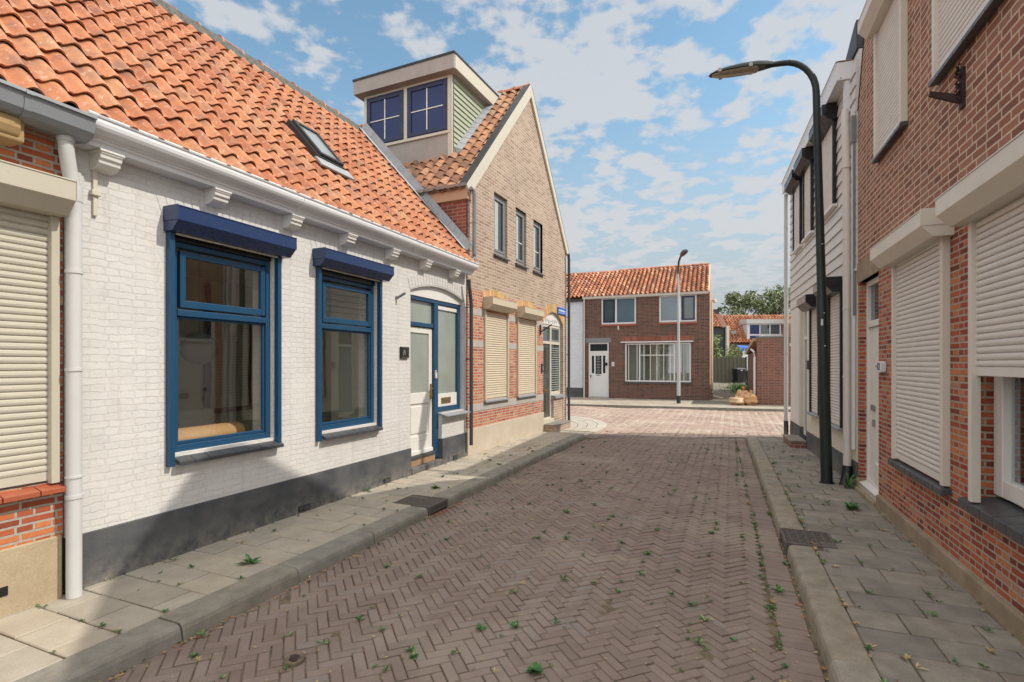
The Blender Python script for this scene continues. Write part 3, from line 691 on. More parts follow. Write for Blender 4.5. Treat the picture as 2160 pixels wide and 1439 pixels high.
t.cur = 2; t.tube([(4.06, -.03, 1.785), (4.06, -.037, 1.785)], .012, 8); t.tube([(4.02, -.03, 1.775), (4.02, -.038, 1.775)], .009, 8)
t.cur = 3; t.tube([(4.12, -.03, 1.835), (4.12, -.036, 1.835)], .03, 10); t.obj('house_plaque', ['black', 'pipe_grey', 'brass', 'slate'], H1)
t = B(); t.tube([(3.89, -.002, 2.60), (3.89, -.02, 2.60)], .022, 10); t.tube([(3.89, -.01, 2.585), (3.93, -.13, 2.66)], .018, 12); t.obj('flag_holder', 'pipe_grey', H1, smooth=True)
t = B(); t.box(.062, .092, -.022, -.002, 2.76, 3.10); t.box(.045, .108, -.04, -.004, 2.91, 2.95); t.obj('wall_anchor', 'cream_trim', H1, bevel=.004)
for xx in (2.06, 3.58, 5.5):
    t = B(); t.box(xx, xx+.16, -.026, -.017, .02, .075); t.cur = 1; [t.box(xx+.01, xx+.15, -.03, -.025, .028+q*.015, .034+q*.015) for q in range(3)]; t.obj('air_vent', ['black', 'plinth_gray'], H1)
# gutter + corbels
gp = [(0, 3.235), (-.15, 3.235), (-.15, 3.268), (-.162, 3.274), (-.164, 3.292), (-.18, 3.298), (-.182, 3.308), (-.205, 3.313), (-.228, 3.320), (-.247, 3.334), (-.26, 3.354), (-.265, 3.378), (-.262, 3.402), (-.272, 3.408), (-.276, 3.420), (-.268, 3.430), (-.254, 3.428), (-.248, 3.412), (-.245, 3.375), (-.205, 3.34), (-.17, 3.36), (-.15, 3.42), (0, 3.42)]
t = B(); t.prism(gp, -.10, 5.98); gut = t.obj('gutter', 'white_cool', H1)
t = B(); [t.prism([(p[0]-.005 if p[0] < -.1 else p[0], p[1]-.004) for p in gp], xx, xx+.05) for xx in (1.9, 4.1)]; t.obj('gutter_joint', 'white_cool', gut)
for cx in (.12, 1.04, 1.93, 2.80, 3.70, 4.55, 5.45):
    t = B(); t.prism([(0, 3.234), (-.15, 3.234), (-.152, 3.205), (-.142, 3.197), (-.138, 3.172), (-.122, 3.162), (-.118, 3.137), (-.10, 3.122), (-.075, 3.108), (0, 3.095)], cx-.075, cx+.075)
    t.box(cx-.085, cx+.085, -.16, 0, 3.216, 3.233); t.obj('corbel', 'white', H1, bevel=.004)
# roof
sy, sz = 2.55, 2.83; sl_ = math.hypot(sy, sz); Vv = (0, sy/sl_, sz/sl_); Nv = (0, -sz/sl_, sy/sl_)
rf = pantiles(H1, 'tile', (-.12, -.22, 3.395), (1, 0, 0), Vv, Nv, 30, 14, .201, .268, .026, seed=5, keep=lambda u, v: not (3.06 < u < 3.42 and 1.25 < v < 2.0))
t = B(); t.poly([(-.13, -.2, 3.36), (5.93, -.2, 3.36), (5.93, 2.35, 6.20), (-.13, 2.35, 6.20)]); t.poly([(-.13, 2.35, 6.2), (5.93, 2.35, 6.2), (5.93, 5.0, 3.3), (-.13, 5.0, 3.3)]); t.obj('roof_deck', 'mortar_dark', H1)
t = B(); rt = random.Random(8); xx = -.12
while xx < 5.85:
    rad = .105+rt.uniform(-.004, .004); zz_ = 6.22+rt.uniform(-.008, .008); rings = []
    for (u_, rr_) in ((0, rad+.012), (.03, rad+.012), (.035, rad), (.35, rad*.96)):
        rings.append([t.V((xx+u_, 2.35+rr_*1.0*math.cos(q*math.pi/8), zz_+rr_*math.sin(q*math.pi/8))) for q in range(9)])
    for k in range(3):
        for q in range(8): t.F([rings[k][q], rings[k][q+1], rings[k+1][q+1], rings[k+1][q]])
    t.F(rings[0])
    xx += .335
t.obj('ridge_tiles', 'ridge', rf, smooth=True)
t = B(); t.prism([(2.20, 6.13), (2.235, 6.10), (2.34, 6.22), (2.34, 6.28), (2.25, 6.27)], -.12, 5.9); t.obj('ridge_mortar', 'mortar_dark', rf)
# lead flashing at the right edge
t = B()
P = lambda x, s_, n_: (x, -.22+Vv[1]*s_+Nv[1]*n_, 3.395+Vv[2]*s_+Nv[2]*n_)
for k in range(1, 12):
    s0, s1 = k*.32+.02, k*.32+.335
    t.poly([P(5.80, s0, .075), P(5.99, s0, .06), P(5.99, s1, .06), P(5.80, s1, .078)]); t.poly([P(5.80, s0, .075), P(5.99, s0, .06), P(5.99, s0, .03), P(5.80, s0, .04)])
    t.poly([P(5.985, s0, .06), P(6.0, s0, .20), P(6.0, s1, .20), P(5.985, s1, .06)])
t.obj('lead_flashing', 'lead', rf)
# skylight
t = B()
def RP(x, s_, n_): return (x, -.22+Vv[1]*s_+Nv[1]*n_, 3.395+Vv[2]*s_+Nv[2]*n_)
t = B(RP); sk = (2.96, 3.40, 1.22, 1.94)
t.box(sk[0]-.03, sk[1]+.03, sk[2]-.03, sk[3]+.03, 0, .09)
frame_b = [(sk[0], sk[0]+.045, sk[2], sk[3]), (sk[1]-.045, sk[1], sk[2], sk[3]), (sk[0]+.045, sk[1]-.045, sk[2], sk[2]+.05), (sk[0]+.045, sk[1]-.045, sk[3]-.06, sk[3])]
for q in frame_b: t.box(*q, .091, .13)
sko = t.obj('skylight', 'tar', rf, bevel=.004)
t = B(RP); t.box(sk[0]+.045, sk[1]-.045, sk[2]+.05, sk[3]-.06, .092, .11); t.obj('skylight_glass', 'skylight', rf)
t = B(RP); t.box(sk[0]-.08, sk[1]+.1, sk[2]-.20, sk[2]-.03, .05, .075); t.obj('skylight_flashing', 'lead', rf)
# room behind the windows
t = B(); X0, X1, Y0, Y1, Z0, Z1 = .05, 5.9, .302, 3.0, .05, 2.95
t.poly([(X0, Y1, Z0), (X1, Y1, Z0), (X1, Y1, Z1), (X0, Y1, Z1)]); t.poly([(X0, Y0, Z0), (X0, Y1, Z0), (X0, Y1, Z1), (X0, Y0, Z1)]); t.poly([(X1, Y1, Z0), (X1, Y0, Z0), (X1, Y0, Z1), (X1, Y1, Z1)])
t.poly([(X0, Y0, Z1), (X0, Y1, Z1), (X1, Y1, Z1), (X1, Y0, Z1)]); t.poly([(4.15, Y0, Z0), (4.15, Y1, Z0), (4.15, Y1, Z1), (4.15, Y0, Z1)])
t.cur = 1; t.poly([(X0, Y0, Z0), (X1, Y0, Z0), (X1, Y1, Z0), (X0, Y1, Z0)])
t.cur = 2; t.box(3.75, 3.95, Y0, Y0+.75, .06, 2.94); t.box(2.3, 3.0, Y1-.45, Y1-.02, .1, 1.0)
t.cur = 3; t.box(3.16, 3.25, Y1-.06, Y1-.01, .1, 2.9); t.box(3.93, 3.98, Y1-.06, Y1-.01, .9, 2.3); t.box(3.25, 3.98, Y1-.08, Y1-.01, .90, .96)
t.cur = 2
for k in range(28): t.box(3.26, 3.93, Y1-.04, Y1-.015, .97+.045*k, 1.003+.045*k)
t.obj('room', ['room', 'room_floor', 'room_light', 'wood_dark'], H1)
# downpipe left (serves the neighbouring gutter, clamped to this house)
pz = lambda z: (-.112, -.12, z)
PX = -.112
dp = pipe(H1, [(-.18, -.16, 3.27), (-.185, -.16, 3.22), (-.175, -.155, 3.13), (-.15, -.135, 3.02), (-.122, -.12, 2.93), (PX, -.12, 2.86), (PX, -.12, 2.0), (PX, -.12, 1.0), (PX, -.12, .0)], .046, 'pvc',
     [(pz(2.29), pz(2.315)), (pz(1.60), pz(1.62)), (pz(.845), pz(.86)), (pz(.70), pz(.725))])
t = B(); t.tube([(-.18, -.16, 3.28), (-.183, -.16, 3.19)], .051, 14); t.tube([(PX, -.12, 2.95-.05), (PX, -.12, 2.80)], .0495, 14); t.obj('pipe_socket', 'pvc', dp, smooth=True)

# things inside H1's window
q = LW('H1', 1.86, 1.3)
t = B(); rings = []
for i in range(13):
    th = math.pi*i/12; rr_ = .19*math.sin(th)+.001; rr_ *= 1+.012*(i % 2)
    rings.append([t.V((rr_*math.cos(2*math.pi*k/24), rr_*math.sin(2*math.pi*k/24), .19*math.cos(th))) for k in range(24)])
for i in range(12):
    for k in range(24): t.F([rings[i][k], rings[i][(k+1) % 24], rings[i+1][(k+1) % 24], rings[i+1][k]])
t.tube([(0, 0, .19), (0, 0, 1.08)], .004, 6)
M['lantern'] = paint('olive_paper_lantern', (.20, .20, .15), .8, .2, 0, 3, .1)
tag(t.obj('paper_lantern', 'lantern', smooth=True, loc=(q[0], q[1], 1.83)), 'round paper ball lantern hanging behind the large blue-framed window', 'lamp')
t = B(); sp = []
for i in range(60):
    a = i*.32; r_ = .03+.0017*i; sp.append((r_*math.cos(a), r_*math.sin(a)))
outer = [(.125*math.cos(a_), .095*math.sin(a_)) for a_ in [2*math.pi*k/28 for k in range(28)]]
t.prism(outer, -.52, .42, 'x'); t.cur = 1
for i in range(len(sp)-1): t.poly([(.4215, sp[i][0]*1.0, sp[i][1]*.72), (.4215, sp[i+1][0]*1.0, sp[i+1][1]*.72), (.4215, sp[i+1][0]*.93, sp[i+1][1]*.66), (.4215, sp[i][0]*.93, sp[i][1]*.66)])
q = LW('H1', 1.27, .46)
tag(t.obj('veneer_roll', ['wood_roll', 'wood_old'], smooth=True, loc=(q[0], q[1], .94), rot=(0, 0, a1+.05)), 'tan roll of wood-look sheet lying on the inner sill of the large blue window', 'roll')

# ------------------------------------------------------------ H0: leftmost brick house (same frame as H1, x < 0)
H0 = thing('brick_house', 'old orange-red brick house with closed cream shutter at the left edge', 'house', (*o1, 0), a1)
wall(H0, 'brick_redL', -3.2, -.135, .44, 3.30, [(-1.75, -.17, .82, 2.75)], -.03, .3)
b = B(); b.box(-3.2, -.145, -.05, .25, -.12, .44); b.obj('plinth', 'plinth_sand', H0, bevel=.01)
b = B(); b.box(-.52, -.45, -.056, -.045, .14, .20); b.obj('plinth_hole', 'black', H0)
rs = slats(H0, -1.75, -.215, .84, 2.72, -.02, 'left_slat', .047)
rollerbox(rs, -1.85, -.165, 2.915, 2.68, .25, 'left_box'); guides(rs, -1.8, -.17, .82, 2.70, -.07, -.02, .05, 'left_box')
t = B(); xx = -1.9
while xx < -.2: t.prism([(.02, .822), (-.115, .79), (-.115, .755), (.02, .775)], xx+.003, min(xx+.2, -.15)-.003); xx += .2
t.obj('sill', 'sill_brown', H0, bevel=.004)
t = B(); zg = [(-.03, 3.24), (-.18, 3.215), (-.26, 3.235), (-.285, 3.27), (-.30, 3.36), (-.318, 3.365), (-.318, 3.385), (-.295, 3.385), (-.28, 3.29), (-.05, 3.27)]
t.prism(zg, -3.2, -.07); gz = t.obj('gutter', 'zinc', H0); 
for xx in (-.47, -1.4, -2.3): t = B(); t.prism([(p[0]*1.015, p[1]-.006) for p in zg], xx, xx+.04); t.obj('gutter_bracket', 'zinc', gz)
rf = pantiles(H0, 'tile', (-3.25, -.22, 3.395), (1, 0, 0), Vv, Nv, 16, 14, .196, .268, .026, seed=6)
t = B(); t.poly([(-3.25, -.2, 3.36), (-.13, -.2, 3.36), (-.13, 2.35, 6.20), (-3.25, 2.35, 6.20)]); t.poly([(-3.25, 2.35, 6.2), (-.13, 2.35, 6.2), (-.13, 5.0, 3.3), (-3.25, 5.0, 3.3)]); t.obj('roof_deck', 'mortar_dark', H0)
t = B(); t.box(-.62, -.42, -.19, -.01, 3.08, 3.235)
bm_ = [(-.62, -.02, 3.03), (-.44, -.02, 3.03)]
t.prism([(-.03, 3.232), (-.22, 3.225), (-.22, 3.16), (-.20, 3.11), (-.03, 3.07)], -.60, -.45); t.obj('beam_end', 'wood_beam', H0, bevel=.012)

# ------------------------------------------------------------ H2: gabled sand-brick house
o2, a2 = FR['H2']
H2 = thing('gabled_house', 'tall gabled house of sand brick over red brick with a dormer on its roof', 'house', (*o2, 0), a2)
GP = [(0, 3.04), (5.5, 3.04), (5.5, 4.75), (2.88, 7.95), (0, 4.84)]
uw = [(1.06, 1.68, 3.86, 5.08), (2.11, 2.69, 3.86, 5.06), (3.11, 3.70, 3.86, 5.05)]
wall(H2, 'brick_cream', 0, 5.5, 3.04, 8.0, uw, 0, .25, conv=GP)
lw = [(.66, 1.66, .98, 2.50), (2.20, 3.22, .98, 2.50), (3.75, 5.22, -.2, 2.98)]
wall(H2, 'brick_h2low', 0, 3.75, .46, 3.04, lw[:2], 0, .25)
wall(H2, 'brick_cream', 3.75, 5.5, -.12, 3.04, [lw[2]], 0, .25)
b = B(); b.box(-.02, 3.75, -.02, .24, -.12, .465); b.obj('plinth', 'plinth_cream', H2, bevel=.006)
t = B()
for (z0, z1) in ((1.965, 2.085), (2.555, 2.675)):
    for (xa, xb) in ((.0, .61), (1.71, 2.15), (3.27, 3.75)): t.box(xa+.003, xb, -.004, .05, z0, z1)
t.box(.003, 3.747, -.006, .05, .77, .90); t.obj('plaster_band', 'band', H2, bevel=.003)
for (xa, xb, zt) in ((.66, 1.66, 2.93), (2.20, 3.22, 2.90)):
    rs = slats(H2, xa+.03, xb-.03, .985, 2.66, .0, 'beige_slat', .045)
    rollerbox(rs, xa-.06, xb+.06, zt, zt-.23, .21, 'beige_box'); guides(rs, xa-.03, xb+.03, .96, zt-.2, -.035, .015, .05, 'beige_box')
    t = B(); t.prism([(.03, .965), (-.06, .935), (-.06, .91), (.03, .93)], xa-.05, xb+.05); t.obj('sill', 'sill_stone', rs)
    arch(H2, (xa+xb)/2, zt-.03, .56, .10, .12, 20, 'yellow_arch', -.008, .05)
for (xa, xb, za, zb) in uw:
    f = B(); frame(f, xa, xb, za, zb, .05, .11, .065); frame(f, xa+.07, xb-.07, za+.07, zb-.07, .04, .085, .045)
    w = f.obj('window', 'pipe_grey', H2, bevel=.004); pane(w, xa+.11, xb-.11, za+.11, zb-.11, .07, 'glass_dark')
    single(w, xa+.12, xb-.3, za+.12, zb-.12, .0685, 'curtain', 'curtain')
    if xa > 2: t = B(); t.box(xa+.11, xb-.11, .06, .068, (za+zb)/2-.12, (za+zb)/2-.10); t.obj('glazing_bar', 'white', w)
    t = B(); t.prism([(.06, za), (-.05, za-.03), (-.05, za-.065), (.06, za-.05)], xa-.03, xb+.03); t.obj('sill', 'sill_dark', w)
    t = B(); n = 9
    for k in range(n): t.box(xa-.02+(xb-xa+.04)*k/n+.003, xa-.02+(xb-xa+.04)*(k+1)/n-.003, -.003, .05, zb, zb+.2)
    t.obj('brick_lintel', 'brick_cream', H2)
# door set of H2
t = B(); y0 = .07
frame(t, 3.76, 5.2, .26, 2.66, y0, y0+.08, .06, .06, .07); t.box(4.42, 4.50, y0-.003, y0+.08, .26, 2.60); t.box(3.82, 5.14, y0+.002, y0+.08, 2.16, 2.23); t.box(4.50, 5.14, y0+.002, y0+.08, .84, .93)
df = t.obj('door_frame', 'cream_trim', H2, bevel=.005)
t = B(); t.box(4.5, 5.2, .0, .2, -.05, .83); t.obj('wall', 'brick_cream', H2)
t = B(); t.prism([(.1, .85), (-.06, .82), (-.06, .76), (.1, .79)], 4.48, 5.26); t.obj('sill', 'sill_stone', H2)
pane(df, 4.5, 5.14, .93, 2.16, y0+.04, 'glass_teal'); pane(df, 3.82, 4.42, 2.23, 2.60, y0+.04, 'glass_teal')
t = B(); [t.box(4.51, 5.13, y0+.030, y0+.036, z, z+.012) for z in [.98+.06*k for k in range(19)]]; t.obj('blind', 'curtain', df)
t = B(); frame(t, 4.53, 5.11, 2.24, 2.59, y0+.01, y0+.05, .04); [t.box(x, x+.012, y0+.015, y0+.03, 2.28, 2.55) for x in (4.66, 4.78, 4.90, 5.0)]; lg = t.obj('top_light', 'pipe_grey', df); pane(lg, 4.57, 5.07, 2.28, 2.55, y0+.04, 'glass_teal')
d = B(); dy = y0+.03; d.box(3.82, 4.42, dy, dy+.05, .30, 2.16)
def panelbox(x0, x1, z0, z1):
    frame(d, x0, x1, z0, z1, dy-.012, dy, .022); d.box(x0+.05, x1-.05, dy-.008, dy, z0+.05, z1-.05)
panelbox(3.88, 4.09, 1.42, 2.08); panelbox(4.14, 4.35, 1.42, 2.08); panelbox(3.88, 4.35, 1.05, 1.30); panelbox(3.88, 4.09, .42, .92); panelbox(4.14, 4.35, .42, .92)
d.box(3.82, 4.42, dy-.03, dy, .30, .36); dr = d.obj('door', 'doorgreen', H2, bevel=.003)
t = B(); t.box(4.02, 4.22, dy-.016, dy-.001, .965, 1.02); t.obj('letter_slot', 'brass', dr)
t = B(); t.box(3.76, 4.5, -.01, .14, .14, .26); t.obj('threshold', 'cream_trim', H2)
t = B(); t.box(3.74, 4.85, -.34, -.003, -.06, .14); dst = t.obj('door_step', 'brick_cream', H2, bevel=.01)
t = B(); t.box(3.72, 4.87, -.36, -.003, .14, .17); t.obj('step_tread', 'kerb', H2, bevel=.006)
t = B(); t.box(3.76, 5.21, .055, .2, 2.66, 3.0); t.cur = 1
for k in range(9): t.box(4.05+k*.1, 4.09+k*.1, .05, .054, 2.71+.03*math.sin(k*2), 2.79+.02*math.cos(k))
t.obj('arch_infill', ['white', 'lead'], H2)
spandrel(H2, 3.75, 5.22, 2.68, .30, 2.99, 'brick_cream', -.001, .12)
arch(H2, 4.485, 2.685, .735, .30, .22, 24, 'yellow_arch', -.010, .07)
t = B(); t.box(3.60, 3.70, -.03, -.003, 1.45, 1.66); t.cur = 1; t.box(3.615, 3.685, -.034, -.029, 1.50, 1.60); t.obj('house_number', ['sill_dark', 'pipe_grey'], H2)
t = B(); t.box(3.50, 3.545, -.03, -.003, 2.36, 2.60); t.tube([(3.52, -.02, 2.42), (3.60, -.28, 2.60)], .017, 8); t.obj('flag_holder', 'lead_arm', H2)
# side wall above H1's roof, copper band, gutter
t = B(); t.box(.0, .2, .251, 6.5, .0, 4.62); t.box(-.004, .0, .02, .251, 3.2, 4.62); t.obj('wall', 'brick_maroon', H2)
t = B(); t.box(-.05, .12, -.02, 6.5, 4.62, 4.85); bnd = t.obj('fascia', 'copper_band', H2, bevel=.003)
t = B(); t.prism([(-.13, 4.83), (-.14, 4.88), (-.10, 4.885), (.1, 4.86), (.1, 4.83)], -.03, 6.5, 'y'); t.obj('gutter', 'zinc', H2)
# roof of H2 (left slope visible)
hx, hz = 2.88+.09, 8.0-4.78; hl = math.hypot(hx, hz); V2 = (hx/hl, 0, hz/hl); N2 = (-hz/hl, 0, hx/hl)
r2 = pantiles(H2, 'tile_old', (-.09, 6.4, 4.80), (0, -1, 0), V2, N2, 28, 17, .2265, .262, .036, seed=9)
t = B(); t.poly([(-.06, .03, 4.80), (2.88, .03, 7.98), (2.88, 6.5, 7.98), (-.06, 6.5, 4.80)]); t.poly([(2.88, .03, 7.98), (5.6, .03, 4.70), (5.6, 6.5, 4.70), (2.88, 6.5, 7.98)]); t.obj('roof_deck', 'tar', H2)
t = B(); yy = 0.0
while yy < 6.3:
    rings = [[t.V((2.88+rr_*math.cos(q*math.pi/8), yy+u_, 8.0+rr_*math.sin(q*math.pi/8))) for q in range(9)] for (u_, rr_) in ((0, .115), (.04, .115), (.045, .1), (.36, .097))]
    for k in range(3):
        for q in range(8): t.F([rings[k][q], rings[k][q+1], rings[k+1][q+1], rings[k+1][q]])
    t.F(rings[0]); yy += .34
t.obj('ridge_tiles', 'ridge', r2, smooth=True)
def rake(name, mat, y0_, y1_, lo, hi, side, xo=0):
    t = B(); (xa, za), (xb, zb) = side
    dx, dz = xb-xa, zb-za; l = math.hypot(dx, dz); nx_, nz_ = -dz/l, dx/l
    if nz_ < 0: nx_, nz_ = -nx_, -nz_
    t.prism([(xa+nx_*lo, za+nz_*lo), (xb+nx_*lo, zb+nz_*lo), (xb+nx_*hi, zb+nz_*hi), (xa+nx_*hi, za+nz_*hi)], y0_, y1_, 'y'); return t.obj(name, mat, H2, bevel=.003)
rake('bargeboard', 'cream_trim', -.045, -.004, -.14, .07, ((-.06, 4.80), (2.88, 8.0)))
rake('bargeboard', 'cream_trim', -.048, -.003, -.11, .05, ((5.56, 4.70), (2.88, 7.98)))
rake('verge_edge', 'tar', -.04, .12, .072, .095, ((-.06, 4.80), (2.88, 8.0)))
rake('verge_edge', 'tar', -.05, .10, .052, .07, ((5.56, 4.70), (2.88, 7.98)))
# dormer: body, T maps (a along front to viewer's right, depth, z)
t = B(); t.box(.87, 2.7, .85, 3.05, 5.5, 7.52); dm = t.obj('dormer', 'pinkgrey', H2)
D = lambda a, d, z: (.861+d, 3.07-a, z)
t = B(); t.prism([(.66, 7.50), (.66, 7.79), (2.75, 7.83), (2.75, 7.52)], .68, 3.22, 'y'); t.obj('dormer_fascia', 'pinkgrey', dm, bevel=.004)
t = B(); t.prism([(.70, 7.515), (.70, 7.775), (2.65, 7.81), (2.65, 7.53)], .672, .679, 'y'); t.obj('dormer_side_trim', 'cream_trim', dm)
t = B(); t.prism([(.645, 7.785), (.645, 7.83), (2.76, 7.87), (2.76, 7.825)], .665, 3.235, 'y'); t.obj('dormer_roof_edge', 'tar', dm)
t = B(D); frame(t, 0, 2.20, 6.33, 7.50, -.03, .02, .07, .06, .05); t.box(1.05, 1.14, -.028, .02, 6.38, 7.46); t.box(2.13, 2.235, -.02, .008, 5.6, 7.5); fr_ = t.obj('dormer_frame', 'cream_trim', dm, bevel=.004)
for (xa, xb) in ((.075, 1.045), (1.145, 2.125)):
    t = B(D); frame(t, xa, xb, 6.40, 7.44, -.042, .01, .10, .08, .10); w = t.obj('dormer_window', 'navy', dm, bevel=.005)
    pane(dm, xa+.1, xb-.1, 6.48, 7.34, -.02, 'glass_blue', D)
    t = B(D); t.box((xa+xb)/2-.012, (xa+xb)/2+.012, -.034, -.022, 6.48, 7.34); t.box(xa+.1, xb-.1, -.035, -.0225, 6.90, 6.92); t.obj('glazing_bar', 'white', dm)
t = B(); z = 5.6; x0_ = .90
while z < 7.5:
    t.prism([(.852, z), (.815, z+.004), (.838, z+.108), (.852, z+.108)], x0_, 2.7); z += .11
t.obj('cheek_boards', 'sage', dm)
t = B()
for k in range(12):
    x = .93+k*.155; z = 4.80+1.083*(x+.06)
    t.poly([(x, .86, z+.20), (x, .62, z+.10), (x+.17, .62, z+.275), (x+.17, .86, z+.37)]); t.poly([(x, .86, z+.20), (x, .62, z+.10), (x, .62, z+.05), (x, .86, z+.05)])
t.obj('lead_flashing', 'lead', dm); t = B()
for k in range(12):
    y = .72+k*.2; z = 5.74
    t.poly([(.872, y, z+.03), (.872, y+.2, z+.03), (.68, y+.2, z-.12), (.66, y+.03, z-.15)])
t.obj('lead_flashing', 'lead', dm)
# downpipes of H2
pz = lambda z: (.05, -.1, z)
pp = pipe(H2, [(-.03, -.08, 4.80), (.05, -.09, 4.78), (.07, -.1, 4.70), (.07, -.1, 4.2), (.07, -.1, 3.62)], .036, 'pipe_grey', [((.07, -.1, 4.2), (.07, -.1, 4.22))], name='downpipe')
t = B(); t.tube([(.07, -.1, 3.66), (.07, -.1, 3.57), (.03, -.11, 3.53), (-.07, -.13, 3.53), (-.09, -.13, 3.48), (-.09, -.13, 3.3)], .038, 12); t.obj('pipe_elbow', 'pipe_grey', pp, smooth=True)
pp = pipe(H2, [(-.16, -.12, 3.14), (-.155, -.12, 3.02), (-.11, -.115, 2.90), (-.06, -.1, 2.80), (-.045, -.1, 2.70), (-.045, -.1, 1.5), (-.045, -.1, .2)], .032, 'pipe_dark', [((-.045, -.1, z), (-.045, -.1, z+.015)) for z in (2.66, 1.72, .78)])
pp = pipe(H2, [(5.40, -.1, 4.66), (5.44, -.09, 4.60), (5.46, -.09, 4.5), (5.46, -.09, 2), (5.46, -.09, .02)], .038, 'pipe_dark', [((5.46, -.09, z), (5.46, -.09, z+.015)) for z in (4.0, 2.93, 1.9, .9)])

# street name sign on H2
SG = thing('street_sign', 'small blue enamel street name sign on the gabled house corner', 'sign', (*LW('H2', 5.05, -.02), 3.06), a2)
t = B(); t.box(-.33, .33, -.02, .01, -.09, .09); t.obj('sign_plate', 'streetblue', SG, bevel=.004)
t = B(); rs_ = random.Random(4); x = -.27
while x < .27:
    w = rs_.choice((.018, .03, .035)); t.box(x, x+w*.35, -.0245, -.021, -.02, .035); t.box(x+w*.35, x+w, -.0245, -.021, -.02+.03*rs_.random(), .01+.025*rs_.random()); x += w+.014
t.box(-.3, .3, -.0245, -.021, -.055, -.048); t.obj('lettering', 'letter', SG)

# ------------------------------------------------------------ R12: brown brick house at right
o3, a3 = FR['R12']
H3 = thing('brick_house', 'brick house numbered 12 with cream roller shutters and white door', 'house', (*o3, 0), a3)
GR = [(0, 2.90), (5.6, 2.90), (5.6, 5.2), (3.3, 7.6), (3.0, 7.6), (.40, 5.95), (0, 5.0)]
wh = [(1.05, 2.0, 4.03, 5.45), (2.86, 3.95, 4.03, 5.45)]
wall(H3, 'brick_brown', 0, 5.6, 2.90, 7.6, wh, 0, .28, conv=GR)
lh = [(.10, .99, -.05, 2.72), (1.70, 3.04, .68, 2.70), (3.40, 5.2, .64, 2.70)]
wall(H3, 'brick_red', 0, 5.6, .14, 2.90, lh, 0, .28)
b = B(); b.box(.99, 5.6, -.03, .26, -.14, .14); b.box(0, .1, -.03, .26, -.14, .14); b.obj('plinth', 'plinth_old', H3, bevel=.012)
t = B(); t.box(-.0, 1.03, -.012, .1, 2.72, 2.99); t.obj('lintel', 'plinth_old', H3, bevel=.006)
t = B(); y0 = .07; frame(t, .10, .99, .10, 2.72, y0, y0+.08, .07, .06, .07); t.box(.17, .92, y0+.002, y0+.08, 2.12, 2.20); df = t.obj('door_frame', 'white', H3, bevel=.006)
pane(df, .17, .92, 2.20, 2.65, y0+.04, 'glass_teal'); t = B(); t.box(.10, .99, -.01, y0+.1, .05, .10); t.prism([(-.01, .10), (y0, .13), (y0, .09), (-.01, .06)], .10, .99); t.obj('threshold', 'white', H3)
t = B(); t.box(.10, 1.0, -.06, .1, -.12, .05); t.obj('door_step', 'plinth_old', H3, bevel=.015)
d = B(); dy = y0+.03; d.box(.175, .36, dy, dy+.04, .16, 2.115); d.box(.37, .915, dy, dy+.04, .16, 2.115); d.box(.40, .90, dy-.02, dy, .17, .42); dr = d.obj('door', 'white', H3, bevel=.005)
t = B(); t.box(.28, .36, dy-.022, dy, 1.06, 1.13); t.box(.355, .42, dy-.03, dy, 1.07, 1.12); t.obj('door_lock', 'steel', dr, bevel=.003); t = B(); t.box(.34, .40, dy-.02, dy, .86, .95); t.obj('door_lock', 'steel', dr, bevel=.003); t = B(); t.box(.70, .88, dy-.014, dy, .93, 1.03); t.obj('letter_slot', 'steel', dr, bevel=.003)
for (xa, xb, zb, zt, bx0, bx1, bt_) in ((1.70, 3.05, .69, 2.70, 1.62, 3.13, 2.875), (3.52, 5.3, 1.57, 2.70, 3.46, 5.36, 2.865)):
    rs = slats(H3, xa+.04, xb-.04, zb, zt, -.02, 'cream_slat', .046)
    rollerbox(rs, bx0, bx1, bt_, bt_-.22, .22, 'cream_box'); guides(rs, xa, xb, .68, zt, -.055, .0, .055, 'cream_box')
t = B()
for k in range(8): t.prism([(.03, .675), (-.07, .655), (-.07, .605), (.03, .625)], 1.63+.181*k, 1.63+.181*(k+1)-.005)
t.obj('sill', 'sill_dark', H3, bevel=.004)
t = B()
for k in range(11): t.prism([(.17, .70), (-.06, .665), (-.06, .60), (.17, .63)], 3.36+.18*k, 3.36+.18*(k+1)-.006)
t.obj('sill', 'sill_dark', H3, bevel=.004)
t = B(); frame(t, 3.41, 5.2, .72, 2.66, .13, .20, .13, .12, .1); w = t.obj('window', 'white', H3, bevel=.006)
single(w, 3.54, 5.07, .84, 2.56, .18, 'glass_clear'); t = B(); 
for k in range(10): t.tube([(3.56+.035*k, .32+.02*math.sin(k*2.1), .75), (3.56+.035*k, .32+.02*math.sin(k*2.1), 2.6)], .022, 6)
t.obj('curtain', 'curtain', w, smooth=True)
t = B(); t.box(3.2, 5.4, 1.8, 1.85, .3, 2.8); t.box(3.2, 5.4, .35, 1.8, .28, .3); t.box(3.2, 5.4, .35, 1.8, 2.8, 2.82); t.obj('room', 'room', H3)
for (xa, xb) in ((1.03, 2.02), (2.84, 3.97)):
    rs = slats(H3, xa+.03, xb-.03, 4.05, 5.46, -.02, 'cream_slat', .046)
    rollerbox(rs, xa-.06, xb+.06, 5.66, 5.44, .20, 'cream_box'); guides(rs, xa, xb, 4.02, 5.46, -.06, .0, .05, 'cream_box')
    t = B(); n = 7
    for k in range(n): t.prism([(.02, 4.015), (-.075, 3.995), (-.075, 3.965), (.02, 3.98)], xa-.03+(xb-xa+.06)*k/n, xa-.03+(xb-xa+.06)*(k+1)/n-.006)
    t.obj('sill', 'sill_dark', rs)
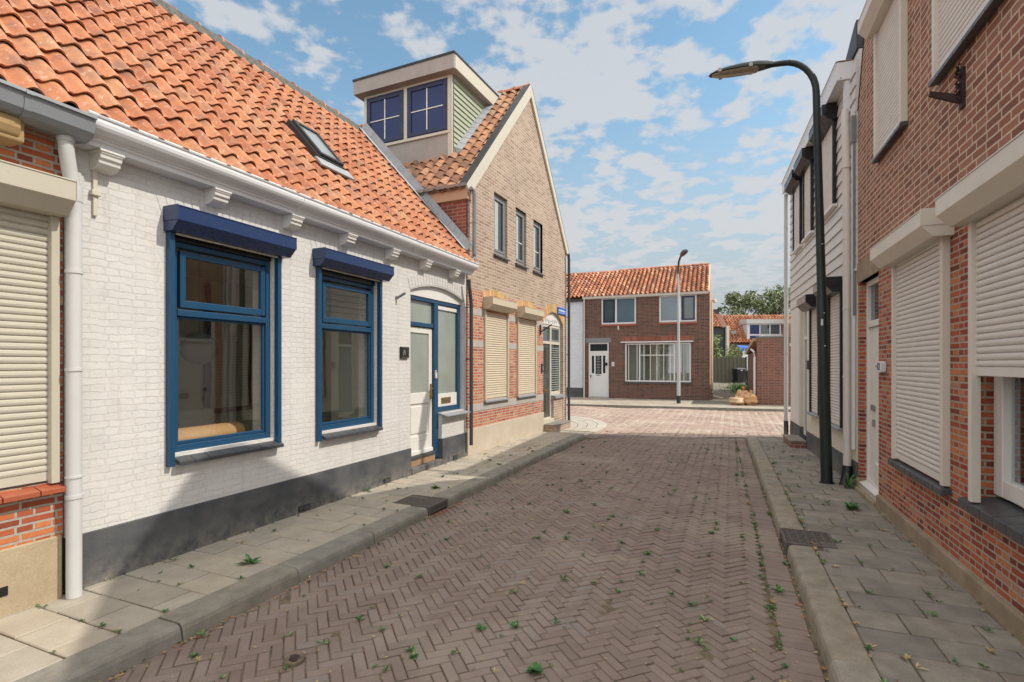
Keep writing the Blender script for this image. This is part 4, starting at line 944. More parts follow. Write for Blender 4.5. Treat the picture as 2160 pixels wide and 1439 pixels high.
# number 12
t = B(); t.prism([(1.10+p*.20, 1.555+q*.125) for p, q in ((.08, 0), (.92, 0), (1, .1), (1, .9), (.92, 1), (.08, 1), (0, .9), (0, .1))], -.055, -.002, 'y'); nb_ = t.obj('house_number', 'white_cool', H3, bevel=.004)
def text(body, size, mat, loc, rotz, parent=None, name='lettering', ext=.002):
    c = bpy.data.curves.new(name, 'FONT'); c.body = body; c.size = size; c.extrude = ext; c.align_x = 'CENTER'; c.align_y = 'CENTER'
    tmp = bpy.data.objects.new('tmp', c); COL.objects.link(tmp); bpy.context.view_layer.update()
    me = bpy.data.meshes.new_from_object(tmp.evaluated_get(bpy.context.evaluated_depsgraph_get())); bpy.data.objects.remove(tmp)
    me.materials.clear(); me.materials.append(M[mat]); o = bpy.data.objects.new(name, me); COL.objects.link(o)
    o.parent = parent; o.location = loc; o.rotation_euler = (R(90), 0, rotz); return o
text('12', .115, 'black', (1.225, -.058, 1.618), 0, nb_)
t = B(); t.box(1.11, 1.15, -.058, -.0555, 1.61, 1.635); t.obj('lettering', 'pipe_grey', nb_)
# rusty bracket
t = B(); t.prism([(-.02, 3.66), (-.21, 3.72), (-.215, 3.69), (-.05, 3.61), (-.02, 3.60)], 3.285, 3.315)
t.box(3.27, 3.33, -.022, -.002, 3.56, 3.86); rr_ = random.Random(2)
for k in range(9): t.tube([(3.30+rr_.uniform(-.03, .03), -.03, 3.62+.028*k), (3.30+rr_.uniform(-.035, .035), -.05, 3.64+.028*k), (3.30+rr_.uniform(-.03, .03), -.03, 3.67+.028*k)], .009, 6)
t.obj('wall_bracket', 'rust', H3)
t = B(); t.poly([(0, -.01, 5.02), (.4, -.01, 5.98), (.4, 8, 5.98), (0, 8, 5.02)]); t.poly([(.4, -.01, 5.98), (3.0, -.01, 7.64), (3.0, 8, 7.64), (.4, 8, 5.98)]); t.poly([(3.0, -.01, 7.64), (3.3, -.01, 7.64), (3.3, 8, 7.64), (3.0, 8, 7.64)]); t.poly([(3.3, -.01, 7.64), (5.65, -.01, 5.15), (5.65, 8, 5.15), (3.3, 8, 7.64)])
t.box(5.55, 5.6, .28, 8, 0, 5.15); t.box(0, .05, .28, 8, 0, 5.0); t.obj('roof', 'tar', H3)

# ------------------------------------------------------------ WH: weatherboard house at right
o4, a4 = FR['WH']; LWH = 5.475
H4 = thing('clad_house', 'white house with weatherboard upper storey and dark shutter boxes', 'house', (*o4, 0), a4)
dw = (1.25, 1.95, .18, 2.80)
wl = [(2.47, 3.24, .76, 2.74), (3.98, 4.80, .72, 2.78)]
wall(H4, 'plaster_cream', 0, LWH, .34, 2.95, wl+[dw], 0, .25)
b = B(); b.box(-.01, 1.25, -.012, .24, -.12, .34); b.box(1.95, LWH, -.012, .24, -.12, .34); b.obj('plinth', 'plinth_gray', H4, bevel=.006)
t = B(); t.box(0, LWH, .02, .25, 2.95, 5.85); t.obj('wall', 'weatherboard', H4)
t = B(); z = 2.93
while z < 5.7: t.prism([(.018, z), (-.024, z+.003), (-.004, z+.172), (.018, z+.172)], .02, LWH-.03); z += .175
t.obj('weatherboards', 'weatherboard', H4)
t = B(); t.box(0, LWH, -.03, -.001, 2.895, 2.925); t.obj('drip_board', 'white', H4)
for (xa, xb) in ((.75, 1.62), (1.95, 2.76), (3.50, 4.45)):
    rs = slats(H4, xa+.03, xb-.03, 4.10, 5.42, -.04, 'cream_slat', .046)
    rollerbox(rs, xa-.04, xb+.04, 5.60, 5.37, .22, 'black'); guides(rs, xa, xb, 4.08, 5.40, -.075, -.026, .04, 'black')
    t = B(); t.box(xa-.05, xb+.05, -.09, -.02, 4.04, 4.08); t.obj('sill', 'white', rs, bevel=.004)
for (xa, xb, zb, zt) in ((2.47, 3.26, .77, 2.74), (3.98, 4.80, .73, 2.80)):
    rs = slats(H4, xa+.03, xb-.03, zb, zt, -.01, 'cream_slat', .046)
    r = rollerbox(rs, xa-.05, xb+.05, zt+.12, zt-.10, .24, 'black'); guides(rs, xa, xb, zb-.02, zt-.05, -.05, .0, .045, 'black')
    t = B(); t.box(xa-.03, xb+.0, -.2455, -.242, zt-.005, zt+.105); t.obj('box_front', 'pinkgrey', rs)
    t = B(); t.prism([(.02, zb-.005), (-.09, zb-.025), (-.09, zb-.055), (.02, zb-.04)], xa-.04, xb+.04); t.obj('sill', 'sill_stone', rs)
t = B(); y0 = .06; frame(t, 1.25, 1.95, .18, 2.80, y0, y0+.08, .06); t.box(1.31, 1.89, y0+.002, y0+.08, 2.15, 2.22); df = t.obj('door_frame', 'white', H4, bevel=.005)
pane(df, 1.31, 1.89, 2.22, 2.74, y0+.04, 'glass_teal'); d = B(); d.box(1.31, 1.89, y0+.03, y0+.07, .24, 2.15); d.box(1.42, 1.78, y0+.02, y0+.03, 1.3, 2.0); d.box(1.42, 1.78, y0+.02, y0+.03, .4, 1.1); dr = d.obj('door', 'doorblue', H4, bevel=.004)
t = B(); t.tube([(1.82, y0+.03, 1.2), (1.82, y0-.03, 1.2), (1.74, y0-.035, 1.2)], .01, 8); t.obj('door_handle', 'steel', dr)
t = B(); t.box(.15, 1.2, -.015, -.001, .36, 2.86); t.box(.20, 1.15, -.022, -.015, .42, 2.8); t.obj('wall_panel', 'white', H4, bevel=.004)
t = B(); t.box(2.08, 2.20, -.03, -.002, 1.55, 1.72); t.cur = 1; t.box(2.10, 2.18, -.033, -.03, 1.58, 1.69); t.obj('house_number', ['sill_dark', 'steel'], H4)
t = B(); t.box(1.10, 2.02, -.30, -.015, -.02, .10); t.cur = 1; t.box(1.09, 2.03, -.31, -.015, .10, .145); t.obj('door_step', ['brick_shed', 'flag_right'], H4, bevel=.008)
# gutter box
gp = [(.02, 5.62), (-.15, 5.62), (-.16, 5.60), (-.175, 5.60), (-.175, 5.80), (-.19, 5.85), (-.17, 5.855), (.02, 5.83)]
t = B(); t.prism(gp, -.02, 5.20); t.box(5.2005, 5.215, -.18, .10, 5.595, 5.84); g4 = t.obj('gutter', 'white_cool', H4, bevel=.003)
t = B(); t.prism([(-.195, 5.856), (-.16, 5.862), (.1, 5.85), (.1, 5.84), (-.16, 5.8565)], -.03, 5.22); t.obj('gutter_edge', 'wood_old', g4)
t = B(); [t.tube([(5.216, -.13+.2*q, 5.62), (5.219, -.13+.2*q, 5.62)], .008, 8) for q in (0, 1)]; [t.tube([(.3+.5*q, -.176, 5.72), (.3+.5*q, -.179, 5.72)], .007, 8) for q in range(10)]; t.obj('screws', 'pipe_dark', g4)
t = B(); t.box(5.10, 5.19, -.08, .0, 5.15, 5.615); d4 = t.obj('downpipe', 'white_cool', H4)
px_, py_ = 5.30, -.075
d4 = pipe(H4, [(5.15, -.06, 5.2), (5.155, -.065, 5.14), (5.19, py_, 5.0), (5.24, py_, 4.6), (5.27, py_, 3.5), (5.29, py_, 2.2), (5.30, py_, 1.2), (5.30, py_, .25)], .05, 'pvcwhite',
          [((5.255, py_, 4.35), (5.256, py_, 4.365)), ((5.27, py_, 3.36), (5.27, py_, 3.375)), ((5.29, py_, 2.4), (5.29, py_, 2.415)), ((5.295, py_, 1.47), (5.295, py_, 1.485)), ((5.3, py_, .62), (5.3, py_, .635))])
t = B(); t.tube([(5.30, py_, .26), (5.31, py_-.01, .12), (5.34, py_-.05, -.03)], .064, 12); t.obj('pipe_boot', 'rubber', d4, smooth=True)
t = B(); t.box(5.40, 5.43, -.05, -.01, .5, 5.1); t.cur = 1; t.box(5.385, 5.46, -.06, -.005, 4.62, 4.98); t.box(5.432, 5.445, -.04, -.01, 2.3, 4.7); t.obj('cable_duct', ['white_cool', 'pipe_grey'], H4)
t = B(); t.tube([(-.03, -.09, 5.6), (-.03, -.09, 3), (-.03, -.09, .32)], .045, 12); t.cur = 1; t.tube([(-.03, -.09, .33), (-.03, -.09, -.08)], .05, 12); t.cur = 0; [t.tube([(-.03, -.09, z), (-.03, -.09, z+.02)], .051, 12) for z in (4.8, 3.4, 1.9, 1.2)]; t.obj('downpipe', ['pvc', 'plinth_gray'], H4, smooth=True)
t = B(); t.poly([(0, .0, 5.86), (LWH, 0, 5.86), (LWH, 4, 5.95), (0, 4, 5.95)]); t.box(0, .05, .25, 6, 0, 5.84); t.box(0, LWH, 3.9, 4.0, 3, 5.9); t.obj('roof', 'tar', H4)
t = B(); t.prism([(4.55, 5.87), (5.44, 5.87), (5.44, 6.26), (5.36, 6.26)], .0, 1.4, 'y'); t.obj('roof_upstand', 'slate', H4)

# ------------------------------------------------------------ FH: far brick house and its white neighbour
o5, a5 = FR['FH']
H5 = thing('brick_house', 'dark maroon brick house with white door and wide picture window facing the junction', 'house', (*o5, 0), a5)
fh = [(.19, 1.15, 0.04, 2.66), (.80, 2.40, 3.50, 4.74), (3.42, 5.02, 3.52, 4.74), (1.90, 4.78, .84, 2.60)]
wall(H5, 'brick_dark', -.08, 5.55, -.1, 4.80, fh, 0, .25)
t = B(); t.box(.05, 1.25, -.012, .1, 2.66, 2.88); t.obj('lintel', 'pipe_grey', H5)
t = B(); n = 34
for k in range(n): t.box(1.75+3.15*k/n+.006, 1.75+3.15*(k+1)/n-.006, -.014, .05, 2.68, 2.90)
t.obj('brick_lintel', 'red_course', H5)
t = B(); t.box(1.72, 4.88, -.10, .02, 2.625, 2.675); t.obj('awning_rail', 'white_cool', H5)
def fwin(xa, xb, za, zb, mx, darkside):
    t = B(); frame(t, xa, xb, za, zb, .03, .10, .075); t.box(mx-.04, mx+.04, .032, .1, za+.05, zb-.05); w = t.obj('window', 'white_cool', H5, bevel=.006)
    if darkside == 'L': dk, cl_ = (xa+.08, mx-.05), (mx+.045, xb-.075)
    else: dk, cl_ = (mx+.05, xb-.08), (xa+.075, mx-.045)
    t = B(); frame(t, dk[0], dk[1], za+.08, zb-.08, .02, .08, .06); t.obj('sash', 'navy', w)
    pane(w, dk[0]+.06, dk[1]-.06, za+.14, zb-.14, .05, 'glass_teal'); pane(w, cl_[0], cl_[1], za+.08, zb-.08, .06, 'glass_painted_sky')
    t = B(); t.prism([(.03, za), (-.05, za-.03), (-.05, za-.09), (.03, za-.07)], xa-.03, xb+.03); t.obj('sill', 'sill_brown', w)
fwin(.80, 2.40, 3.50, 4.74, 1.48, 'L'); fwin(3.42, 5.02, 3.52, 4.74, 4.33, 'R')
t = B(); frame(t, 1.90, 4.78, .84, 2.60, .03, .10, .065); [t.box(x-.03, x+.03, .032, .1, .9, 2.54) for x in (2.56, 4.08)]; t.box(2.59, 4.05, .033, .09, 2.03, 2.07); [t.box(x-.014, x+.014, .045, .08, .9, 2.54) for x in (2.75, 3.03, 3.32, 3.62, 3.90, 2.06, 2.44, 4.48)]
w = t.obj('window', 'white_cool', H5, bevel=.005); single(w, 1.96, 4.72, .9, 2.54, .07, 'glass_clear')
t = B()
for (xa, xb) in ((1.97, 2.52), (4.12, 4.71)): [t.box(xa, xb, .14, .165, z, z+.009) for z in [.95+.04*k for k in range(39)]]
t.obj('blind', 'blind', w)
t = B(); [t.tube([(2.62+.05*k, .25+.02*math.sin(k*1.7), .9), (2.62+.05*k, .25+.02*math.sin(k*1.7), 2.5)], .02, 6) for k in list(range(4))+list(range(12, 17))+[24, 25, 26, 27]]; t.obj('curtain', 'curtain', w)
t = B(); t.box(1.7, 5.0, 1.6, 1.65, .3, 2.8); t.box(1.7, 5, .25, 1.6, .28, .3); t.obj('room', 'room', H5)
t = B(); t.prism([(.03, .84), (-.05, .81), (-.05, .76), (.03, .78)], 1.86, 4.82); t.obj('sill', 'sill_dark', H5)
t = B(); frame(t, .19, 1.15, .08, 2.66, .03, .1, .07, .02, .07); t.box(.26, 1.08, .032, .1, 2.17, 2.26); df = t.obj('door_frame', 'white_cool', H5, bevel=.005); pane(df, .26, 1.08, 2.26, 2.59, .06, 'glass_dark')
t = B(); t.box(.26, 1.08, .05, .1, .12, 2.17); frame(t, .33, 1.01, .2, 1.02, .04, .05, .03); dr = t.obj('door', 'white_cool', H5, bevel=.004)
for (xa, xb, za) in ((.34, .45, 1.22), (.52, .80, 1.18), (.87, .98, 1.22)): pane(dr, xa, xb, za, 2.04, .044, 'glass_dark')
t = B(); [t.box(.55+.04*((k+1) % 2), .72+.04*(k % 2), .036, .042, 1.24+.075*k, 1.262+.075*k) for k in range(11)]; t.obj('door_grille', 'lead', dr)
t = B(); t.box(.275, .305, .03, .05, 1.0, 1.14); t.tube([(.29, .04, 1.1), (.29, 0, 1.1), (.36, -.005, 1.1)], .01, 6); t.box(.56, .76, .042, .05, 1.10, 1.13); t.obj('door_handle', 'pipe_dark', dr)
t = B(); t.box(.96, 1.08, -.03, .03, 1.58, 1.72); t.tube([(1.0, 0, 1.64), (1.0, -.06, 1.68)], .03, 8); t.obj('mailbox_lamp', 'black', H5)
t = B(); t.box(1.29, 1.41, -.02, -.002, 1.55, 1.74); nb_ = t.obj('house_number', 'white_cool', H5); text('6', .13, 'black', (1.35, -.023, 1.645), 0, nb_)
t = B(); t.tube([(1.60, -.06, 3.42), (1.60, -.07, 3.30), (1.62, -.08, 3.22)], [.03, .045, .035], 8); t.obj('wall_lamp', 'cream_trim', H5)
t = B(); t.prism([(-.0, 4.70), (-.12, 4.72), (-.16, 4.80), (-.15, 4.83), (.02, 4.80)], -.08, 5.5); t.obj('gutter', 'white', H5)
pipe(H5, [(.0, -.1, 4.72), (.0, -.08, 4.6), (.0, -.08, 2), (.0, -.08, .05)], .04, 'pvc')
fy, fz = 2.75, 1.62; fl = math.hypot(fy, fz)
r5 = pantiles(H5, 'tile_far', (-2.6, -.18, 4.80), (1, 0, 0), (0, fy/fl, fz/fl), (0, -fz/fl, fy/fl), 41, 12, .198, .26, .034, seed=12, segs=6, lift=.06)
t = B(); t.poly([(-2.6, -.15, 4.78), (5.52, -.15, 4.78), (5.45, 2.6, 6.38), (-2.6, 2.6, 6.38)]); t.poly([(-2.6, 2.6, 6.38), (5.45, 2.6, 6.38), (5.52, 5.6, 4.7), (-2.6, 5.6, 4.7)]); t.obj('roof_deck', 'wood_dark', H5)
t = B(); x = -2.6
while x < 5.3:
    zr = 6.42-.05*math.sin((x+2.6)*.6)*(1 if x < 1 else .2)
    rings = [[t.V((x+u_, 2.6+rr_*math.cos(q*math.pi/6), zr+rr_*.8*math.sin(q*math.pi/6))) for q in range(7)] for (u_, rr_) in ((0, .13), (.05, .13), (.055, .11), (.4, .105))]
    for k in range(3):
        for q in range(6): t.F([rings[k][q], rings[k][q+1], rings[k+1][q+1], rings[k+1][q]])
    x += .385
t.obj('ridge_tiles', 'ridge', r5, smooth=True)
t = B(); t.prism([(5.55, .25), (5.63, 5.2), (5.4, 5.2), (5.35, .25)], -.05, 4.75, 'z'); t.poly([(5.54, .0, 4.75), (5.60, 5.2, 4.75), (5.53, 2.6, 6.3)]); t.obj('side_wall', 'copper_band', H5)
t = B(); t.prism([(-.16, 4.75), (-.16, 4.86), (2.6, 6.46), (2.6, 6.34)], 5.50, 5.545); t.obj('bargeboard', 'cream_trim', H5)
pipe(H5, [(5.62, 1.2, 4.5), (5.63, 1.25, 3.0), (5.62, 1.2, 2.6), (5.63, 1.2, .4), (5.7, 1.1, .2), (6.1, .9, .1)], .04, 'cream_trim')
t = B(); t.tube([(5.62, .3, 4.45), (5.75, .3, 4.45), (5.76, .3, 4.35)], [.03, .09, .10], 10); t.obj('satellite_bell', 'cream_trim', H5)
t = B(); [t.box(5.60, 5.66+.03*(k % 2), .35, .75, .12+k*.17, .2+k*.17) for k in range(3)]; t.obj('brick_bond', 'brick_dark', H5)
H6 = thing('neighbour_house', 'bluish white painted brick house wall left of the maroon brick house', 'house', (*o5, 0), a5)
wall(H6, 'white_brick_far', -6.5, -.085, .52, 4.62, [], .01, .25); t = B(); t.box(-6.5, -.09, -.012, .2, -.1, .52); t.obj('plinth', 'plinth_gray', H6)
t = B(); t.prism([(.0, 4.62), (-.12, 4.64), (-.16, 4.72), (.0, 4.74)], -6.5, -.09); t.obj('gutter', 'pipe_dark', H6)
pantiles(H6, 'tile_far', (-6.5, -.18, 4.77), (1, 0, 0), (0, fy/fl, fz/fl), (0, -fz/fl, fy/fl), 20, 12, .195, .26, .034, seed=13, segs=6, lift=.06)

# ------------------------------------------------------------ street lamps
LP = thing('street_lamp', 'tall dark green street lamp with curved arm on the right pavement', 'street lamp', (4.37, 7.24, 0), 0)
lean = lambda z: (-.027*z+0, 0, z)
t = B(); pts = [lean(z) for z in (-.03, .02, 1.3, 2.6, 2.62, 4.0, 5.42)]; rs_ = [.078, .074, .071, .068, .058, .052, .046]
ad = Vector((-.92, .39, 0)); tp = Vector(lean(5.42))
for k in range(1, 9):
    a = math.pi/2*k/8; rad = .50; pts.append(tuple(tp+ad*(rad*(1-math.cos(a)))*.85+Vector((0, 0, rad*math.sin(a)+.0)))); rs_.append(.046-.001*k)
e = Vector(pts[-1]); pts += [tuple(e+ad*.10+Vector((0, 0, .006))), tuple(e+ad*.21+Vector((0, 0, .014)))]; rs_ += [.037, .035]
t.tube(pts, rs_, 18); t.obj('pole', 'lampgreen', LP, smooth=True)
t = B(); t.tube([(0, 0, -.02), (0, 0, .012)], .095, 18); t.obj('base_collar', 'tar', LP)
HB = Vector(pts[-1])-ad*.10
HT = lambda a, d, z: tuple(HB+ad*a+Vector((-ad.y, ad.x, 0))*d*-1+Vector((0, 0, z+.035*a)))
t = B(HT); rings = []
for (a, w_, zt_) in ((0.0, .05, .035), (.08, .075, .06), (.2, .11, .075), (.4, .125, .075), (.6, .12, .06), (.75, .095, .035), (.84, .05, .005), (.865, .01, -.03)):
    rings.append([t.V((a, w_*math.cos(q*math.pi/10), -.02+max(0, zt_+.02)*math.sin(q*math.pi/10))) for q in range(11)])
for k in range(len(rings)-1):
    for q in range(10): t.F([rings[k][q], rings[k][q+1], rings[k+1][q+1], rings[k+1][q]])
    t.F([rings[k][0], rings[k+1][0], rings[k+1][10], rings[k][10]])
t.F(rings[0]); hd = t.obj('lamp_head', 'lampgreen', LP, smooth=True)
def lampglass():
    m = N('lamp_refractor'); return m.done(m.mix(m.noise(20, 3), (.16, .13, .08), (.32, .28, .20)), .15, None, 0, 1)
M['refractor'] = lampglass()
t = B(HT); rings = []
for (a, w_, zt_) in ((.19, .07, .03), (.22, .095, .045), (.4, .108, .05), (.6, .10, .045), (.75, .078, .032), (.82, .04, .015)):
    rings.append([t.V((a, w_*math.cos(q*math.pi/8), -.024-zt_*math.sin(q*math.pi/8))) for q in range(9)])
for k in range(len(rings)-1):
    for q in range(8): t.F([rings[k][q], rings[k][q+1], rings[k+1][q+1], rings[k+1][q]])
t.F(rings[0]); t.F(rings[-1]); t.obj('lamp_glass', 'refractor', hd, smooth=True)
t = B(HT); [t.box(a, a+.05, s*.115-.012, s*.115+.012, -.035, .012) for a in (.27, .68) for s in (-1, 1)]; t.obj('lamp_clip', 'steel', hd)
t = B(); [t.tube([(-.027*z-.02, -.075, z), (-.027*z-.02, -.082, z)], .008, 6) for z in (1.9, 2.35, 3.3)]; t.box(-.115, -.09, -.068, -.058, 2.18, 2.27); t.obj('pole_sticker', 'white_cool', LP)
L2 = thing('street_lamp', 'pale grey galvanised street lamp standing before the maroon brick house', 'street lamp', (6.90, 21.6, .0), 0)
t = B(); t.tube([(0, 0, .3), (0, 0, 1.9), (0, 0, 2.6), (-.01, 0, 4.9), (-.02, 0, 5.4)], [.078, .076, .056, .042, .038], 14); t.obj('pole', 'lampgrey', L2, smooth=True)
t = B(); t.tube([(0, 0, -.02), (0, 0, .34)], .083, 14); t.obj('base_sleeve', 'tar', L2, smooth=True)
t = B(); t.tube([(-.02, 0, 5.38), (-.02, -.02, 5.65), (-.03, -.12, 5.86), (-.06, -.4, 5.98), (-.1, -.7, 6.02)], .042, 10); t.obj('arm', 'pipe_dark', L2, smooth=True)
t = B(); t.tube([(-.08, -.62, 6.01), (-.1, -.75, 6.03), (-.12, -1.05, 6.05), (-.14, -1.35, 6.03), (-.15, -1.5, 6.0)], [.05, .09, .11, .08, .03], 14); t.obj('lamp_head', 'pipe_dark', L2, smooth=True)

# ------------------------------------------------------------ drains
def drain(fr, x0, x1, y0, y1, label, slots):
    T = lambda x, y, z: (*LW(fr, x, y), z)
    o = thing('kerb_drain', label, 'drain', (*LW(fr, (x0+x1)/2, y0), -.11), FR[fr][1])
    cx = (x0+x1)/2; b = B(lambda x, y, z: (x-cx, y-y0, z+.11))
    b.box(x0, x1, y0, y1, -.09, -.012); b.box(x0, x1, y0-.012, y0+.01, -.028, .006); b.box(x0, x0+.03, y0-.012, y0+.01, -.11, -.028); b.box(x1-.03, x1, y0-.012, y0+.01, -.11, -.028)
    b.box(x0, x0+.02, y0+.01, y1, -.012, .007); b.box(x1-.02, x1, y0+.01, y1, -.012, .007); b.box(x0+.02, x1-.02, y1-.02, y1, -.012, .006)
    b.obj('drain_frame', 'iron', o, bevel=.003)
    g_ = B(lambda x, y, z: (x-cx, y-y0, z+.11)); n = 11
    for k in range(n):
        a = x0+.02+(x1-x0-.04)*(k+.5)/n; g_.box(a-.009, a+.009, y0+.015, y1-.025, -.010, .003)
    for k in range(slots): a = y0+.015+(y1-y0-.05)*(k+.5)/slots; g_.box(x0+.025, x1-.025, a-.006, a+.006, -.0102, .0015)
    g_.obj('grate', 'iron', o)
drain('H1', 2.84, 3.26, -1.20, -.70, 'rusty iron street drain set in the left kerb, dead leaves at its mouth', 9)
drain('K', 7.28, 7.75, -.01, .40, 'rusty iron street drain set in the right kerb near the green lamp', 5)
t = B(); t.tube([(0, 0, -.03), (0, 0, .001)], .06, 9); t.cur = 1; t.tube([(0, 0, -.03), (.01, 0, .006)], .035, 7); tag(t.obj('valve_cover', ['joint', 'rust'], loc=(-1.28, 3.06, ZR+.03)), 'small round rusty valve cover sunk in the herringbone road', 'cover')

# ------------------------------------------------------------ alley: shed, fence, bins, bags
SH = thing('brick_shed', 'red brick flat-topped shed with white pipe beside the alley', 'shed', (9.80, 20.86, 0), math.atan2(-.371, .928))
wall(SH, 'brick_shed', 0, 4.5, -.1, 2.70, [], 0, .3); t = B(); t.box(-.03, 4.5, -.03, .33, 2.70, 2.76); t.obj('coping', 'pipe_grey', SH)
t = B(); t.box(.0, 4.5, .3, 7.5, -.1, 2.15); t.obj('side_wall', 'wood_dark', SH)
t = B(); t.prism([(.3, 2.58), (.3, 2.70), (7.6, 2.35), (7.6, 2.15)], -.12, 4.5); t.obj('roof', 'copper_band', SH)
pipe(SH, [(-.16, .9, 2.25), (-.10, .6, 2.18), (-.08, .15, 2.1), (-.08, .1, 1.9), (-.08, .1, .1)], .045, 'white_cool'); pipe(SH, [(-.05, .75, 2.1), (-.05, .75, .05)], .05, 'copper_band')
t = B(); t.box(1.15, 1.45, -.05, -.001, 2.35, 2.45); t.obj('shed_lamp', 'white_cool', SH, bevel=.01)
FN = thing('board_fence', 'weathered vertical board fence closing off the alley', 'fence', (12.7, 33.4, az(33.4)), -.12)
for k in range(14):
    t = B(); x = k*.24; t.box(x, x+.15, 0, .03, 0, 1.62+.03*math.sin(k*3)); t.obj('fence_board', 'wood_fence', FN)
t = B(); t.box(0, 3.4, .03, .05, .0, 1.60); t.obj('back_boards', 'wood_fence', FN)
t = B(); t.box(2.22, 2.32, -.06, .0, 0, 1.66); t.obj('post', 'white_cool', FN)
def bin_(x, y, label, s=1.0, rz=.1):
    o = thing('wheelie_bin', label, 'wheelie bin', (x, y, az(y)-.02), rz, 'wheelie bins in the alley')
    t = B(); 
    lo = [(-.2, -.22), (.2, -.22), (.2, .22), (-.2, .22)]; hi = [(-.27, -.32), (.27, -.32), (.27, .32), (-.27, .32)]
    A = [t.V((p[0]*s, p[1]*s, .06)) for p in lo]; C = [t.V((p[0]*s, p[1]*s, .88*s)) for p in hi]; t.F(A[::-1]); t.F(C)
    for k in range(4): t.F([A[k], A[(k+1) % 4], C[(k+1) % 4], C[k]])
    t.box(-.28*s, .28*s, -.33*s, .33*s, .84*s, .89*s); t.obj('bin_body', 'rubber', o, bevel=.02)
    t = B(); t.prism([(-.35*s, .895*s), (-.33*s, .95*s), (0, .985*s), (.33*s, .97*s), (.35*s, .895*s)], -.29*s, .29*s); t.obj('lid', 'binlid', o, bevel=.012)
    for sx in (-1, 1): t = B(); t.tube([(sx*.2*s, .22*s, .1), (sx*.26*s, .22*s, .1)], .1, 14); t.obj('wheel', 'rubber', o, smooth=True)
    t = B(); t.box(-.05, .05, -.36*s, -.335*s, .80*s, .86*s); t.obj('bin_sticker', 'white_cool', o)
bin_(14.35, 34.0-1.0, 'black wheelie bin with grey lid before the board fence', .98); bin_(14.3, 31.0, 'dark wheelie bin half hidden behind propped boards', .95, .5)
t = B(); [t.tube([(x, 0, 0), (x+.1*s, .1, 1.0)], .045, 6) for x, s in ((0, 0), (.22, -1), (.1, 1), (.3, -1.5))]; tag(t.obj('plank_pile', 'wood_old', loc=(13.55, 29.8, az(29.8)-.02)), 'old pale planks propped against the shed side', 'planks')
def blob(b, cx, cy, cz, rx, ry, rz_, seed, n=14, mlt=9, off=0.15):
    r_ = random.Random(seed); ph = [r_.uniform(0, 6) for _ in range(6)]; rings = []
    for i in range(mlt+1):
        th = math.pi*i/mlt; ring = []
        for k in range(n):
            a = 2*math.pi*k/n; d = 1+off*(math.sin(3*a+ph[0])*math.sin(2*th+ph[1])+.6*math.sin(5*a+ph[2]+th*3)+.5*math.sin(7*th+ph[3]))
            ring.append(b.V((cx+rx*d*math.sin(th)*math.cos(a), cy+ry*d*math.sin(th)*math.sin(a), max(cz-rz_*.95, cz+rz_*d*math.cos(th)))))
        rings.append(ring)
    for i in range(mlt):
        for k in range(n): b.F([rings[i][k], rings[i+1][k], rings[i+1][(k+1) % n], rings[i][(k+1) % n]])
for (x, y, s, lab, sd) in ((8.98, 20.72, (.34, .26, .17), 'low orange rubbish bag, left one of the pile by the shed', 1), (9.42, 20.62, (.28, .25, .24), 'upright tan rubbish bag leaning on the shed corner', 2), (9.28, 20.98, (.25, .25, .29), 'striped brown rubbish bag at the back of the pile by the shed', 3)):
    t = B(); blob(t, 0, 0, s[2], *s, sd, 26, 18, .17); t.tube([(0, 0, s[2]*1.7), (.02, 0, s[2]*2.02), (.03, .02, s[2]*2.2), (.06, .03, s[2]*2.45)], [.11, .025, .05, .075], 9)
    tag(t.obj('rubbish_bag', 'bag', smooth=True, loc=(x, y, .01)), lab, 'rubbish bag', 'rubbish bags by the shed')
# background houses
BH = thing('terraced_house', 'distant house with orange tiled roof, white dormer and small roof light', 'house', (19.6, 48, 0), -.05)
t = B(); t.box(0, 9, 0, 6, 0, 3.6); t.obj('wall', 'brick_shed', BH)
def bgroof(o, x0, y0, z0, w, dy, dz, seed, wt=.28, g=.33):
    l = math.hypot(dy, dz); n = int(w/wt)+1; m_ = int(l/g)
    return pantiles(o, 'tile_far', (x0, y0, z0), (1, 0, 0), (0, dy/l, dz/l), (0, -dz/l, dy/l), n, m_, wt, g, .05, seed=seed, segs=5, lift=.08)
rr5 = bgroof(BH, -.2, -.3, 3.6, 8.5, 2.9, 2.85, 21); t = B(); t.poly([(-.2, -.25, 3.55), (8.9, -.25, 3.55), (8.9, 2.7, 6.4), (-.2, 2.7, 6.4)]); t.obj('roof_deck', 'wood_dark', BH)
t = B(); t.box(-.3, 0, -.35, 2.8, 3.5, 3.62); t.prism([(-.35, 3.55), (-.35, 3.8), (2.8, 6.6), (2.8, 6.3)], -.35, -.12); t.obj('bargeboard', 'cream_trim', BH)
t = B(); t.box(2.0, 7, .0, 2.5, 3.75, 5.6); dm = t.obj('dormer', 'white_cool', BH); t = B(); t.box(1.9, 7.1, -.15, 2.5, 5.35, 5.75); t.obj('dormer_fascia', 'pvc', dm)
for (xa, xb, m_) in ((2.25, 3.1, 'glass_blue'), (3.2, 3.98, 'glass_dark'), (4.1, 4.9, 'glass_teal'), (5.05, 5.6, 'glass_dark')): pane(dm, xa, xb, 4.4, 5.25, -.012, m_)
pane(dm, 2.25, 3.1, 3.85, 4.25, -.012, 'glass_blue'); t = B(); t.box(.75, 1.2, .5, .9, 4.35, 4.75); t.obj('roof_light', 'skylight', rr5)
BH2 = thing('terraced_house', 'small distant house with dark boarded wall behind the alley shrub', 'house', (15.6, 47, 0), .06)
